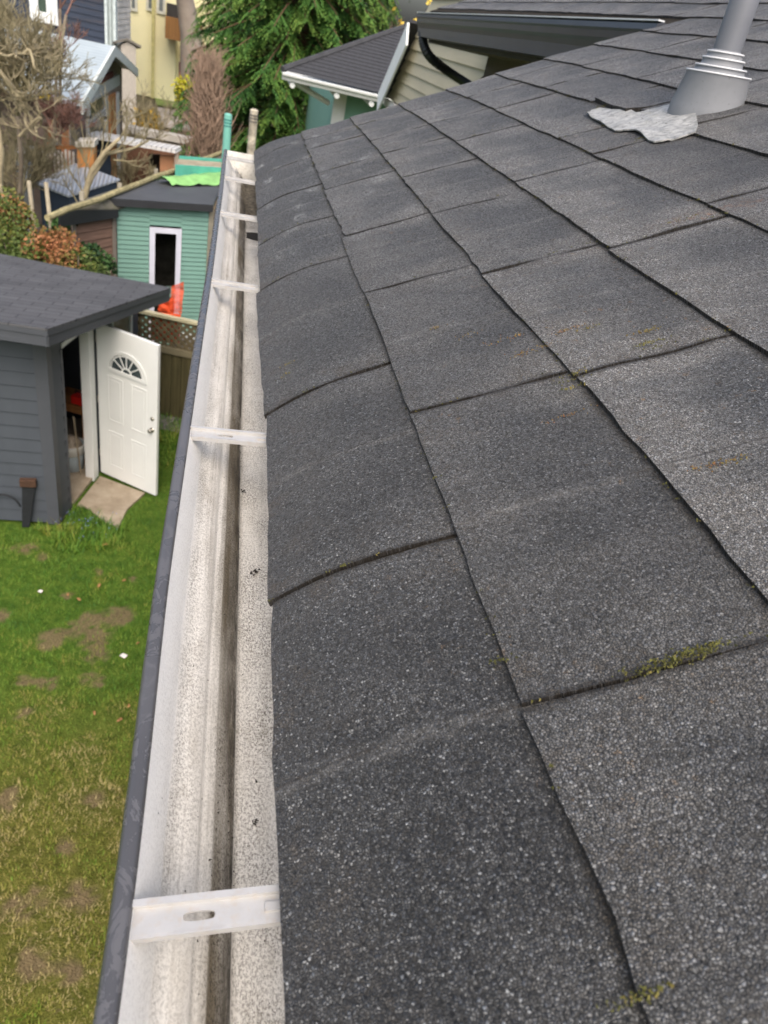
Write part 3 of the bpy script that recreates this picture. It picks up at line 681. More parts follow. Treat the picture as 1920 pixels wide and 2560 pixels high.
# ================================================================== THE GROUND
g = G('lawn', .95, .1); co = g.coord()
n1 = g.noise(co, .9, 5.0, .65, .4); n2 = g.noise(co, 7.0, 6.0, .7); n3 = g.noise(co, 55.0, 3.0, .6)
k = g.ramp(g.math('ADD', g.math('MULTIPLY', n2, .6), g.math('MULTIPLY', n3, .4)), [(.30, (.022, .05, .006)), (.48, (.055, .115, .014)), (.62, (.115, .17, .022)), (.8, (.18, .19, .05))])
k = g.mix(g.ramp(g.math('ADD', g.math('MULTIPLY', g.noise(co, 2.3, 6.0, .7, .6), .8), g.math('MULTIPLY', n1, .2)), [(.53, 0.0), (.64, .8)]), k, (.13, .09, .045))
sp = g.sep(co)
far = g.ramp(g.math('MULTIPLY', sp[1], .05), [(.50, 0.0), (.60, 1.0)])
k = g.mix(far, k, g.ramp(g.noise(co, .35, 6.0, .7), [(.35, (.16, .13, .085)), (.55, (.10, .085, .05)), (.7, (.09, .10, .04))]))
g.col(k); g.bump(n3, .6, .02)
b = MB(); N = 60
for i in range(N + 1):
    for j in range(N + 1):
        x = -60 + 120 * (i / N); y = -20 + 180 * (j / N) ; b.v.append((x * (1 + max(0, y) / 40), y, .03 * noise.noise(Vector((x * .4, y * .4, 0))) - .05 + (0 if y > -1 else 0)))
for i in range(N):
    for j in range(N): b.f.append((i * (N + 1) + j, (i + 1) * (N + 1) + j, (i + 1) * (N + 1) + j + 1, i * (N + 1) + j + 1))
tag(b.obj('ground', g.m, None, smooth=True), kind='structure')
SLAB = [(p.x, p.y) for p in (atz(x, y, .03) for x, y in [(193, 1262), (250, 1190), (362, 1232), (318, 1272), (296, 1318), (262, 1300), (214, 1266)])]
# the lawn below the gutter, with its bare patches where the photo shows them
BARE = [((300, 1540), .16), ((225, 1560), .20), ((140, 1590), .15), ((120, 1610), .12), ((245, 1640), .14), ((235, 1700), .13), ((240, 1600), .16), ((120, 1710), .10), ((60, 1700), .10), ((330, 1450), .07), ((250, 1430), .07), ((170, 1490), .09), ((70, 1370), .14), ((110, 1395), .08), ((60, 1780), .08), ((0, 1540), .12), ((200, 2240), .16), ((60, 2260), .16), ((20, 2000), .15), ((160, 2120), .10), ((230, 2000), .12), ((80, 2400), .15), ((180, 2430), .10)]
BP = [(atz(x, y, 0), r_ * .85) for (x, y), r_ in BARE]
def bare(X, Y):
    v = 0.0
    for p, r_ in BP:
        d2 = ((X - p.x) ** 2 + (Y - p.y) ** 2) / (r_ * r_)
        if d2 < 6: v += math.exp(-d2)
    n_ = noise.noise(Vector((X * 7, Y * 7, 1))) * .55 + noise.noise(Vector((X * 19, Y * 19, 4))) * .75
    v = min(v, 1.1) * (1.0 + n_) + .25 * n_
    v += .55 * max(0, noise.noise(Vector((X * 2.1, Y * 2.1, 14))) - .12)
    return v
b = MB(); nx, ny = 92, 230; X0, X1, Y0l, Y1l = -4.2, .42, .4, 9.7
for i in range(nx + 1):
    for j in range(ny + 1):
        X = X0 + (X1 - X0) * i / nx; Y = Y0l + (Y1l - Y0l) * j / ny
        b.v.append((X, Y, .004 + .012 * noise.noise(Vector((X * 3, Y * 3, 0))))); b.tone.append(max(0, min(1, bare(X, Y))))
for i in range(nx):
    for j in range(ny): b.f.append((i * (ny + 1) + j, (i + 1) * (ny + 1) + j, (i + 1) * (ny + 1) + j + 1, i * (ny + 1) + j + 1))
g = G('patchy_lawn', .95, .1); co = g.coord(); n2 = g.noise(co, 9.0, 6.0, .7); n3 = g.noise(co, 70.0, 3.0, .6); sp = g.sep(co)
grn = g.ramp(g.math('ADD', g.math('MULTIPLY', n2, .6), g.math('MULTIPLY', n3, .4)), [(.30, (.025, .055, .008)), (.48, (.06, .115, .015)), (.62, (.11, .165, .025)), (.8, (.19, .20, .05))])
olv = g.ramp(g.math('ADD', g.math('MULTIPLY', n2, .6), g.math('MULTIPLY', n3, .4)), [(.30, (.03, .035, .008)), (.48, (.10, .105, .02)), (.62, (.17, .16, .04)), (.8, (.28, .24, .10))])
k = g.mix(g.ramp(g.math('MULTIPLY', g.math('ADD', sp[1], g.math('MULTIPLY', n2, 1.2)), .1), [(.38, 1.0), (.56, 0.0)]), grn, olv)
k = g.mix(g.ramp(g.math('ADD', g.attr('tone'), g.math('MULTIPLY', g.math('SUBTRACT', n2, .5), .9)), [(.34, 0.0), (.85, .8)]), k, g.ramp(n3, [(.3, (.11, .075, .045)), (.7, (.25, .18, .105))])); g.col(k); g.bump(g.math('ADD', n3, n2), .8, .02)
tag(b.obj('lawn', g.m, None, smooth=True, recalc=False), kind='structure')
b = MB(); r = random.Random(2); cnt = 0
def patch(x, y): return noise.noise(Vector((x * 1.9, y * 1.9, 4.0))) * .6 + noise.noise(Vector((x * 5, y * 5, 9))) * .4
while cnt < 72000:
    Y = r.uniform(.9, 10.2) ; X = r.uniform(-3.0, .3) * (.45 + Y * .09)
    if X > .35 or X > .02 + .10 * Y * .3: continue
    br_ = bare(X, Y)
    if r.random() < min(.82, br_ * 1.5 - .25): continue
    if noise.noise(Vector((X * 11, Y * 11, 7))) < -.30: continue
    if Y > 6.9 and X < -1.72 + (Y - 6.96) * .3 : continue
    if inside(X, Y, SLAB): continue
    pz = patch(X, Y); hh = r.uniform(.016, .042) * (1.0 + .9 * max(0, pz))
    near = math.hypot(X + 1.42, (Y - 6.95))
    lush = near < .50 + .1 * noise.noise(Vector((X * 4, Y * 4, 2))) or (Y > 8.4 and X > -1.1)
    if lush: hh *= r.uniform(1.6, 3.4)
    a = r.uniform(0, 6.28); wd = r.uniform(.002, .0045) * (1.6 if lush else 1); lx, ly = math.cos(a) * hh * .8, math.sin(a) * hh * .8
    p = Vector((X, Y, .0)); sv_ = Vector((math.sin(a), -math.cos(a), 0)) * wd
    b.add([p - sv_, p + sv_, p + Vector((lx, ly, hh))], [(0, 1, 2)])
    t_ = .30 + .45 * pz + .25 * max(0, br_) + r.uniform(-.2, .25) + .3 * noise.noise(Vector((X * 4, Y * 4, 30))) + (.06 if lush else 0)
    t_ += max(0, min(.5, (5.3 - Y) * .26))
    b.tone += [max(0, min(1, t_))] * 3; cnt += 1
gm = leafmat('grass_blades', [(0.0, (.03, .085, .010)), (.3, (.075, .18, .016)), (.5, (.15, .24, .026)), (.7, (.21, .215, .035)), (.88, (.30, .25, .08)), (1.0, (.40, .33, .15))])
tag(b.obj('grass', gm, None), 'short patchy green lawn grass with bare brown spots', 'grass', kind='stuff')
# bluebells by the slab
b = MB()
for _ in range(60):
    a, q = r.uniform(0, 6.28), r.uniform(0, .38); p = Vector((-1.40 + q * math.cos(a), 6.98 + q * math.sin(a), r.uniform(.05, .10)))
    if p.y > 7.2: continue
    b.add([p + Vector((r.uniform(-1, 1), r.uniform(-1, 1), r.uniform(-1, 1))).normalized() * .009 for _ in range(4)], [(0, 1, 2), (0, 2, 3), (0, 3, 1), (1, 3, 2)])
tag(b.obj('bluebells', plain('blue_petal', (.20, .26, .55), .6, .2), None), 'small blue flowers in the lush grass by the shed slab', 'flowers', kind='stuff')
# gravel strip by the fence
fA, fB = Vector((-.947, 9.88, 0)), Vector((-.518, 9.78, 0)); fd = (fB - fA).normalized(); fn = Vector((fd.y, -fd.x, 0))
b = MB(); p0 = fA - fd * .6; p1 = fA + fd * 4
b.prism([p0 + fn * .0 + Vector((0, 0, .008)), p1 + Vector((0, 0, .008)), p1 + fn * .42 + Vector((0, 0, .008)), p0 + fn * .42 + Vector((0, 0, .008))], (0, 0, .012))
tag(b.obj('gravel_strip', plain('gravel', (.17, .16, .15), .9, .5, 60, .1, .8, .01), None), kind='structure')
b = MB(); sl_ = [atz(x, y, .03) for x, y in [(193, 1262), (250, 1190), (362, 1232), (318, 1272), (296, 1318), (262, 1300), (214, 1266)]]
b.prism(sl_, (0, 0, -.07)); 
g = G('old_concrete', .85, .2); co = g.coord()
k = g.mix(g.ramp(g.noise(co, 4, 6.0, .65), [(.35, 0.0), (.65, 1.0)]), (.27, .22, .16), (.40, .34, .26))
k = g.mix(g.ramp(g.noise(co, 22, 5.0, .75), [(.58, 0.0), (.72, .6)]), k, (.12, .09, .05)); g.col(k); g.bump(g.noise(co, 60, 4.0), .3, .004); CONC = g.m
tag(b.obj('path_slab', CONC, None), kind='structure')
# little litter on the lawn
litter = [((101, 1479), .024, 'white', 'small round white scrap on the lawn, nearer the shed than the other scrap'), ((309, 1640), .034, 'white', 'small white paper scrap on the grass beside the gutter')]
WP = plain('paper', (.72, .66, .60), .7, .1); LF = plain('dead_leaf', (.34, .18, .07), .8, .35, 30)
for (px, py), s, kd, lab in litter:
    p = atz(px, py, .03); b = MB(); q = [Vector((-s, -s * .5, 0)), Vector((s * .9, -s * .7, .004)), Vector((s, s * .5, .012)), Vector((-s * .7, s * .6, .006))]; Mx = Matrix.Translation(p) @ Matrix.Rotation(-.5, 4, 'Z')
    b.prism([Mx @ v for v in q], (0, 0, .004)); tag(b.obj('paper_scrap', WP, None, origin=p), lab, 'scrap')
for i, (px, py) in enumerate([(262, 1362), (197, 1499), (300, 1800), (236, 1783), (310, 1452), (170, 1487), (322, 1765), (345, 1608), (248, 1464)]):
    p = atz(px, py, .035); s = r.uniform(.02, .032); b = MB(); an = r.uniform(0, 6); Mx = Matrix.Translation(p) @ Matrix.Rotation(an, 4, 'Z')
    b.prism([Mx @ Vector(v) for v in [(-s, 0, 0), (-s * .4, -s * .5, .006), (s * .5, -s * .4, .01), (s * 1.2, 0, .002), (s * .4, s * .5, .012), (-s * .5, s * .45, .006)]], (0, 0, .002))
    tag(b.obj('fallen_leaf', LF, None, origin=p), 'curled orange brown dead leaf lying on the lawn', 'leaf', 'dead leaves on the lawn')
# ================================================================== GREY SHED
sA_ = Vector((-1.722, 6.962, 0)); sB_ = Vector((-1.16, 9.50, 0)); sd_ = (sB_ - sA_).normalized(); so_ = Vector((sd_.y, -sd_.x, 0))
shed = thing('garden_shed', 'dark grey lap-sided garden shed with an open white door', 'shed', sA_)
SG = plain('slate_siding', (.062, .072, .088), .6, .07, 5, .35, .05, .002, stretch=(1, 1, .4)); TR = plain('slate_trim', (.07, .076, .09), .55, .06, 5, .35)
def onwall(px, py, off=0.0): return hit(px, py, sA_ + so_ * off, so_)
L_ = (sB_ - sA_).length
def wz(s):      # underside of roof along the front wall
    return 2.42 - .135 * s
o0, o1 = .36, 1.0      # door opening along the wall
o0 = .36
b = MB()
P_ = lambda s: sA_ + sd_ * s
lw = Vector((-2.6, -.06, 0)); lwn = Vector((-.02, -1, 0)).normalized()
b.laps(sA_ + Vector((-2.9, 0, 0)), sA_ + Vector((-.10, 0, 0)), .04, 2.44, .155, Vector((0, -1, 0)), .016, .010)
b.laps(P_(.09), P_(o0 - .05), .04, 2.38, .155, so_, .016, .01); b.laps(P_(o1 + .05), P_(L_), .04, 2.10, .155, so_, .016, .01)
b.prism([P_(o0 - .05) + Vector((0, 0, 2.03)), P_(o1 + .05) + Vector((0, 0, 2.03)), P_(o1 + .05) + Vector((0, 0, 2.26)), P_(o0 - .05) + Vector((0, 0, 2.36))], so_ * -.03)
b.prism([sA_ + Vector((-2.9, 2.3, 0)), sB_, sB_ + Vector((0, 0, 2.02)), sA_ + Vector((-2.9, 2.3, 2.02))], (0, .03, 0))
b.prism([sA_ + Vector((-2.9, 0, 0)), sA_ + Vector((-2.9, 2.3, 0)), sA_ + Vector((-2.9, 2.3, 2.0)), sA_ + Vector((-2.9, 0, 2.4))], (-.03, 0, 0))
b.obj('wall', SG, shed)
b = MB()
b.prism([sA_ + Vector((-.10, -.022, .03)), sA_ + Vector((.022, -.022, .03)) , P_(.092) + so_ * .022 + Vector((0, 0, .03)), P_(.092) + Vector((0, 0, .03)), sA_ + Vector((0, 0, .03)), sA_ + Vector((-.10, 0, .03))], (0, 0, 2.36))
b.obj('corner_board', TR, shed)
b = MB(); b.prism([P_(o0 - .05) + so_ * .012, P_(o0 - .003) + so_ * .012, P_(o0 - .003) - so_ * .05, P_(o0 - .05) - so_ * .05], (0, 0, 2.05)); b.obj('door_frame', TR, shed)
WD = plain('white_door_paint', (.74, .76, .75), .38, .03, 3, .4)
b = MB(); jw = .14
b.prism([P_(o1) + so_ * .016, P_(o1 + jw) + so_ * .016, P_(o1 + jw) - so_ * .09, P_(o1) - so_ * .09], (0, 0, 2.05))
b.prism([P_(o0) + so_ * .010 + Vector((0, 0, 2.05)), P_(o1) + so_ * .010 + Vector((0, 0, 2.05)), P_(o1) - so_ * .09 + Vector((0, 0, 2.05)), P_(o0) - so_ * .09 + Vector((0, 0, 2.05))], (0, 0, .05))
b.obj('door_frame', WD, shed)
# floor, inside walls
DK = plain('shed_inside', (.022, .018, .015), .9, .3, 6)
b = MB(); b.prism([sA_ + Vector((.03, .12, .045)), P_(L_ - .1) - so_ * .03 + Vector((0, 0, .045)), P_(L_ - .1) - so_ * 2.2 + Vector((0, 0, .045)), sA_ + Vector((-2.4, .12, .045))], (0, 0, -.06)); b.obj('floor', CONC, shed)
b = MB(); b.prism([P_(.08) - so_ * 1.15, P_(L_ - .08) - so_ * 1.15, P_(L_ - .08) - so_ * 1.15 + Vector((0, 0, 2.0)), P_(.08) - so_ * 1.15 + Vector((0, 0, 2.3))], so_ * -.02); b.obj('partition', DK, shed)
# roof
Nn = atz(118, 822, 2.62); Rr = atz(427, 719, 2.22); Bk = atz(0, 634, 2.22)
pn = (Rr - Nn).cross(Vector((-1, .0, 0))); pn.normalize(); pn = pn if pn.z > 0 else -pn
fl_ = hit(0, 804, Nn, pn); left = Nn + (fl_ - Nn).normalized() * 3.1; bl = hit(0, 634, Nn, pn); bkd = (bl - Rr).normalized(); bleft = Rr + bkd * 3.9
b = MB(); b.prism([Nn, Rr, bleft, left], pn * -.022)
g = G('roll_shingle', .88, .2); co = g.coord()
tabs = g.n('TexBrick'); g.lk(g.scale(co, 1, 1, 1), tabs.inputs[0]); tabs.inputs['Scale'].default_value = 1.0; tabs.inputs['Brick Width'].default_value = .32; tabs.inputs['Row Height'].default_value = .14; tabs.inputs['Mortar Size'].default_value = .006
tabs.inputs['Color1'].default_value = (.10, .102, .108, 1); tabs.inputs['Color2'].default_value = (.082, .084, .09, 1); tabs.inputs['Mortar'].default_value = (.045, .046, .05, 1)
k = g.mix(1.0, tabs.outputs[0], g.ramp(g.noise(co, 2.2, 5.0, .6), [(.3, .85), (.7, 1.2)]), 'MULTIPLY'); k = g.mix(1.0, k, g.ramp(g.noise(co, 260, 2.0), [(.3, .7), (.7, 1.3)]), 'MULTIPLY')
g.col(k); g.bump(g.noise(co, 200, 3.0), .4, .004)
b.obj('roof', g.m, shed)
b = MB(); fh = .155; dn = Vector((0, 0, -1))
for a_, c_, o_ in ((Nn, Rr, Vector(((Rr - Nn).y, -(Rr - Nn).x, 0)).normalized()), (left, Nn, Vector(((Nn - left).y, -(Nn - left).x, 0)).normalized())):
    a2 = a_ - pn * .022 - o_ * .012; c2 = c_ - pn * .022 - o_ * .012
    b.prism([a2, c2, c2 + dn * fh, a2 + dn * fh], o_ * -.02)
    b.prism([a2 + o_ * .010, c2 + o_ * .010, c2 + o_ * .010 + dn * .05, a2 + o_ * .010 + dn * .05], o_ * -.0095)
b.obj('fascia', TR, shed)
b = MB(); s1 = Nn - pn * .06; b.prism([Nn - pn * .10 + dn * .03 + Vector((-.03, .03, 0)), Rr - pn * .10 + dn * .03 + Vector((-.03, -.02, 0)), bleft - pn * .10, left - pn * .10 + dn * .03], pn * -.012); b.obj('soffit', TR, shed)
# small window beyond the open door
w0, w1 = 1.62, 1.98; zw0, zw1 = 1.25, 1.98
pwl = onwall(278, 838); pwr = onwall(324, 836); pwt = onwall(318, 792)
w0 = (onwall(272, 800) - sA_).dot(sd_); w1 = (onwall(323, 820) - sA_).dot(sd_)
b = MB(); FT = .045
b.prism([P_(w0) + so_ * .02 + Vector((0, 0, zw0 + .02)), P_(w1) + so_ * .02 + Vector((0, 0, zw0 + .02)), P_(w1) + so_ * .02 + Vector((0, 0, zw1 - .02)), P_(w0) + so_ * .02 + Vector((0, 0, zw1 - .02))], so_ * -.01)
wg = b.obj('window', plain('window_glass', (.18, .18, .14), .12, .2, 4, .6), shed)
b = MB()
for (sa, sb, za, zb_) in [(w0 - .01, w0 + FT, zw0, zw1), (w1 - FT, w1 + .01, zw0, zw1), (w0 + FT, w1 - FT, zw0, zw0 + FT), (w0 + FT, w1 - FT, zw1 - FT, zw1)]:
    b.prism([P_(sa) + so_ * .012 + Vector((0, 0, za)), P_(sb) + so_ * .012 + Vector((0, 0, za)), P_(sb) + so_ * .012 + Vector((0, 0, zb_)), P_(sa) + so_ * .012 + Vector((0, 0, zb_))], so_ * .03)
b.obj('window_frame', WD, wg)
# the open door
hA = atz(249, 1187, .05); hB = atz(389, 1240, .05); hA = P_(o1 + .165) + so_ * .035 + Vector((0, 0, .05)); dd = (hB - hA); dd.z = 0; DW = dd.length; dd.normalize(); dnn = Vector((dd.y, -dd.x, 0)); 
if dnn.y > 0: dnn = -dnn
MD = frame(hA, dd, dnn); DH = 2.02
b = MB(); b.box((0, -.044, 0), (DW, 0, DH), MD, .004)
door = b.obj('door', WD, shed); tag(door, 'open white panelled door with a half-round light')
b = MB()
def mould(x0, x1, z0, z1, y=.006, t=.022):
    b.box((x0, .0003, z0), (x0 + t, y, z1), MD, .002); b.box((x1 - t, .0003, z0), (x1, y, z1), MD, .002)
    b.box((x0 + t + .0005, .0003, z0), (x1 - t - .0005, y, z0 + t), MD, .002); b.box((x0 + t + .0005, .0003, z1 - t), (x1 - t - .0005, y, z1), MD, .002)
    b.box((x0 + t + .018, .0003, z0 + t + .018), (x1 - t - .018, y * .8, z1 - t - .018), MD, .003)
cx = DW / 2
for sx_ in (-1, 1):
    xa, xb = (cx - .285, cx - .055) if sx_ < 0 else (cx + .055, cx + .285)
    mould(xa, xb, .82, 1.42); mould(xa, xb, .17, .68)
b.obj('door_panel', WD, door)
b = MB(); r0 = .245; zc = 1.53; ns = 24
def arcpt(rr_, a, y): return MD @ Vector((cx + rr_ * math.cos(a), y, zc + rr_ * math.sin(a) * .92))
pl = [arcpt(r0, math.pi * k_ / ns, .0012) for k_ in range(ns + 1)]; b.prism(pl, dnn * .002)
fan = b.obj('fan_window', plain('dark_glass', (.05, .065, .07), .08, .3, 9, .8), door)
b = MB()
for k_ in range(ns):
    a0, a1 = math.pi * k_ / ns, math.pi * (k_ + 1) / ns
    for (ra, rb, y) in ((r0 - .004, r0 + .034, .014), (r0 - .030, r0 - .012, .009), (.055, .072, .010)):
        b.prism([arcpt(ra, a0, y), arcpt(rb, a0, y), arcpt(rb, a1, y), arcpt(ra, a1, y)], dnn * -.0105)
b.box((cx - r0 - .034, .0035, zc - .034), (cx + r0 + .034, .016, zc + .004), MD)
for a in (math.pi * .2, math.pi * .36, math.pi * .5, math.pi * .64, math.pi * .8):
    p0_, p1_ = arcpt(.07, a, .010), arcpt(r0 - .01, a, .010); sdv = (p1_ - p0_).cross(dnn).normalized() * .006; b.prism([p0_ - sdv, p0_ + sdv, p1_ + sdv, p1_ - sdv], dnn * -.006)
b.obj('muntin', WD, fan)
b = MB(); kc = MD @ Vector((DW - .065, 0, .93)); b.lathe(kc, dnn, [(0, .030), (.006, .030), (.009, .012), (.030, .012), (.034, .022), (.050, .027), (.060, .022), (.064, .008)], 20); BR = plain('brushed_nickel', (.42, .40, .35), .3, .1, 9, .5, metal=.8); b.obj('door_knob', BR, door, smooth=True)
b = MB(); kc = MD @ Vector((DW - .065, 0, 1.08)); b.lathe(kc, dnn, [(0, .026), (.008, .026), (.014, .020), (.016, .006)], 20); b.obj('deadbolt', BR, door, smooth=True)
for z in (.25, 1.0, 1.78):
    b = MB(); b.box((-.012, -.01, z), (.004, .006, z + .09), MD); b.obj('hinge', BR, door)
# things inside and beside the shed
bp = atz(190, 1160, .06)
bp = atz(181, 1168, .046)
bk = thing('bucket', 'pale grey plastic pail with a white lid rim standing just inside the shed doorway', 'bucket', bp)
b = MB(); b.lathe(bp, (0, 0, 1), [(0, .128), (.005, .132), (.36, .158), (.36, .150), (.02, .124)], 28); b.obj('pail', plain('pail_plastic', (.36, .42, .45), .45, .08, 8), bk, smooth=True)
b = MB(); b.lathe(bp, (0, 0, 1), [(.24, .155), (.246, .160), (.355, .168), (.365, .165), (.366, .15)], 28, cap=False); b.obj('rim', plain('pail_white', (.6, .6, .56), .4, .05), bk, smooth=True)
b = MB(); b.lathe(bp + Vector((.0, .0, .33)), (0, 0, 1), [(0, .135), (.04, .12), (.09, .10), (.14, .03)], 16); b.obj('contents', plain('rags', (.40, .34, .27), .9, .5, 12, .1, .8, .02), bk)
b0_ = atz(158, 1008, .86); b1_ = atz(216, 1024, .86); bdv = (b1_ - b0_); bdv.z = 0; BL = bdv.length; bdv.normalize(); bnv = Vector((bdv.y, -bdv.x, 0))
bc = Vector((b0_.x, b0_.y, .046)); WO = plain('raw_wood', (.22, .095, .03), .8, .3, 8, stretch=(1, 1, .1))
sh2 = thing('workbench', 'rough orange brown wooden bench inside the dark shed', 'workbench', bc)
MW = frame((b0_.x, b0_.y, 0), bdv, bnv)
b = MB(); b.box((-.2, -.42, .835), (BL, .0, .86), MW); b.box((-.2, -.02, .77), (BL, .012, .834), MW); b.obj('bench_top', WO, sh2)
for sx_ in (-.15, BL - .08):
    b = MB(); b.box((sx_, -.08, .05), (sx_ + .07, -.021, .834), MW); b.obj('leg', WO, sh2)
tb = MW @ Vector((BL * .5, -.1, .861)); t_ = thing('red_toolbox', 'small red box on the bench inside the shed', 'toolbox', tb)
b = MB(); b.box((BL * .25, -.22, .861), (BL * .78, -.04, .97), MW, .01); b.obj('case', plain('red_paint', (.6, .02, .015), .4, .1), t_)
b = MB(); b.tube([MW @ Vector((BL * .3, -.13, .97)), MW @ Vector((BL * .3, -.13, 1.0)), MW @ Vector((BL * .7, -.13, 1.0)), MW @ Vector((BL * .7, -.13, .97))], .008, 6); b.obj('handle', plain('black_plastic', (.02, .02, .02), .5), t_)
b = MB(); e0_ = P_(1.02) - so_ * .16; b.tube([e0_ + Vector((0, 0, .05)), e0_ + Vector((-.06, .05, .85))], .010, 8); tag(b.obj('broom_handle', plain('pale_wood', (.33, .27, .19), .6), None, origin=e0_), 'thin pale tool handle standing beside the pail', 'tool handle')
ls = atz(66, 1318, .02); lt = atz(84, 1215, .02)
hb0 = ls; top = Vector((ls.x + .05, 6.90, .58))
b = MB(); dv = (top - hb0).normalized(); sv = Vector((1, .1, 0)).normalized(); b.prism([hb0 - sv * .045, hb0 + sv * .03, top + sv * .075, top - sv * .055], dv.cross(sv).normalized() * .045)
lb = tag(b.obj('metal_bar', plain('black_iron', (.022, .024, .028), .45, .2, 20), None, origin=hb0), 'black metal bar with a rusty top leaning on the shed corner', 'metal bar')
b = MB(); b.box((-.075, -.02, 0), (.09, .05, .09), frame(top - dv * .02, sv, dv.cross(sv)), .008); b.obj('rusty_cap', plain('rust', (.07, .038, .024), .9, .4, 40), lb)
b = MB(); cpt = Vector((ls.x - .20, 6.90, .24)); b.tube([cpt + Vector((.17 * math.cos(a), -.03, .21 * math.sin(a))) for a in [math.pi * (1.25 - 1.15 * k_ / 18) for k_ in range(19)]] , .011, 8)
tag(b.obj('hose', plain('black_rubber', (.02, .022, .026), .5), None, origin=cpt), 'black hose loop against the grey shed wall', 'hose')
# ================================================================== FENCE WITH LATTICE
fence = thing('wooden_fence', 'weathered olive board fence with a lattice top and pale rail', 'fence', fA)
MF, _, _, _ = wallframe(fA - fd * .35, fA + fd * 5)
FW = plain('weathered_boards', (.085, .075, .038), .9, .35, 3, .15, .3, .004, stretch=(8, 8, .5), dirt=(.045, .05, .02))
zt_ = 1.64; zl = 1.28
def zon(px, py): return hit(px, py, fA, fn).z
zt_ = zon(430, 790); zl0 = zon(430, 868); zl1 = zon(430, 880)
zl1 = zl0 - .10
b = MB()
for k_ in range(34): b.box((k_ * .145, -.010, .02), (k_ * .145 + .138, .010 + .004 * (k_ % 2), zl1), MF)
b.obj('boards', FW, fence)
b = MB(); b.box((0, -.02, zl1), (5.2, .035, zl0), MF, .004); b.obj('middle_rail', plain('rail_wood', (.17, .15, .095), .85, .2, 5, stretch=(1, 1, 6)), fence)
b = MB(); b.box((0, -.04, zt_ - .045), (5.2, .045, zt_), MF, .004); b.obj('top_rail', plain('pale_rail', (.46, .43, .28), .75, .12, 5), fence)
b = MB(); hl = zt_ - .045 - zl0
for k_ in range(-4, 50):
    x = k_ * .105
    for dr_ in (1, -1):
        xa, xb = (x, x + hl) if dr_ > 0 else (x + hl, x); y = .004 if dr_ > 0 else .013
        wv = .030
        P4 = [(xa - wv, zl0), (xa + wv, zl0), (xb + wv, zl0 + hl), (xb - wv, zl0 + hl)]
        b.prism([MF @ Vector((p[0], y, p[1])) for p in P4], fn * .006)
b.obj('lattice', plain('lattice_wood', (.11, .09, .05), .85, .3, 9), fence)
for k_ in range(3):
    b = MB(); b.box((.02 + k_ * 2.4, -.10, 0), (.11 + k_ * 2.4, -.011, zt_ - .05), MF); b.obj('post', FW, fence)
# orange netting thrown over the fence
g = G('orange_netting', .6, .3); co = g.coord(); k = g.mix(g.noise(co, 14, 5.0, .7), (.62, .055, .02), (.80, .13, .04)); g.col(k); NET = g.m
net = thing('orange_netting', 'bright orange safety netting draped over the lattice fence', 'netting', fA + Vector((0, 0, zt_)))
def sheet(b, poly_top, poly_bot, n=14, m=12, amp=.02, holes=True, seed=1):
    o = len(b.v)
    for i in range(n + 1):
        for j in range(m + 1):
            s, t = i / n, j / m; a = poly_top[0].lerp(poly_top[1], s); c_ = poly_bot[0].lerp(poly_bot[1], s); p = a.lerp(c_, t)
            p = p + fn * amp * (noise.noise(p * 5) + .5 * noise.noise(p * 13)); b.v.append(tuple(p))
    for i in range(n):
        for j in range(m):
            if holes and (i % 2) and (j % 2) : continue
            b.f.append((o + i * (m + 1) + j, o + (i + 1) * (m + 1) + j, o + (i + 1) * (m + 1) + j + 1, o + i * (m + 1) + j + 1))
onf = lambda px, py, off: hit(px, py, fA + fn * off, fn)
b = MB(); sheet(b, [onf(378, 778, -.03), onf(452, 785, -.03)], [onf(376, 850, -.03), onf(448, 862, -.03)], 40, 20, .008, False, 3)
n1_ = b.obj('hanging_sheet', NET, net)
bkp = -.18
b = MB(); sheet(b, [onf(429, 716, bkp), onf(460, 704, bkp)], [onf(425, 780, bkp), onf(455, 784, bkp)], 30, 60, .035, True, 4); sheet(b, [onf(398, 762, bkp), onf(430, 745, bkp)], [onf(394, 776, bkp), onf(436, 784, bkp)], 30, 20, .06, False, 5); b.obj('draped_end', NET, net)
# white junk behind the lattice
b = MB(); jp = onf(470, 856, -.35); b.box((-.25, -.12, -.12), (.3, .12, .10), frame(jp, fd, fn), .03); tag(b.obj('storage_tub', plain('tub_white', (.6, .6, .55), .5, .2), None, origin=jp), 'whitish tub behind the fence lattice', 'tub')
# ================================================================== GREEN SHED
gA_, gB_ = Vector((-1.795, 12.23, 0)), Vector((-.383, 12.73, 0)); gd_ = (gB_ - gA_).normalized(); gn_ = Vector((gd_.y, -gd_.x, 0))
ong = lambda px, py, off=0.0: hit(px, py, gA_ + gn_ * off, gn_)
gs = thing('green_shed', 'sea green lap-sided shed with a white framed dark doorway', 'shed', gA_)
GP = plain('sea_green_paint', (.17, .315, .265), .6, .06, 3, .3)
PG = lambda s, z=0.0: gA_ + gd_ * s + Vector((0, 0, z))
d0 = (ong(373, 620) - gA_).dot(gd_); d1 = (ong(451, 640) - gA_).dot(gd_); dz = ong(412, 569).z; dz0 = max(.05, dz - 1.95)
Lr = (ong(527, 600) - gA_).dot(gd_)
rcx_ = atz(388, 452, ong(262, 503, .12).z); ztl, ztr = ong(292, 507).z, ong(520, 524).z; ex = .075
b = MB()
b.laps(PG(0), PG(d0), .1, ztl - .02, ex, gn_, .014, .013); b.laps(PG(d1), PG(Lr), .1, ztr - .0, ex, gn_, .014, .013); b.laps(PG(d0), PG(d1), dz + .02, min(ztl, ztr) - .0, ex, gn_, .014, .013)
b.prism([PG(0), PG(Lr), PG(Lr) + Vector((0, 0, .099)), PG(0) + Vector((0, 0, .099))], gn_ * .01)
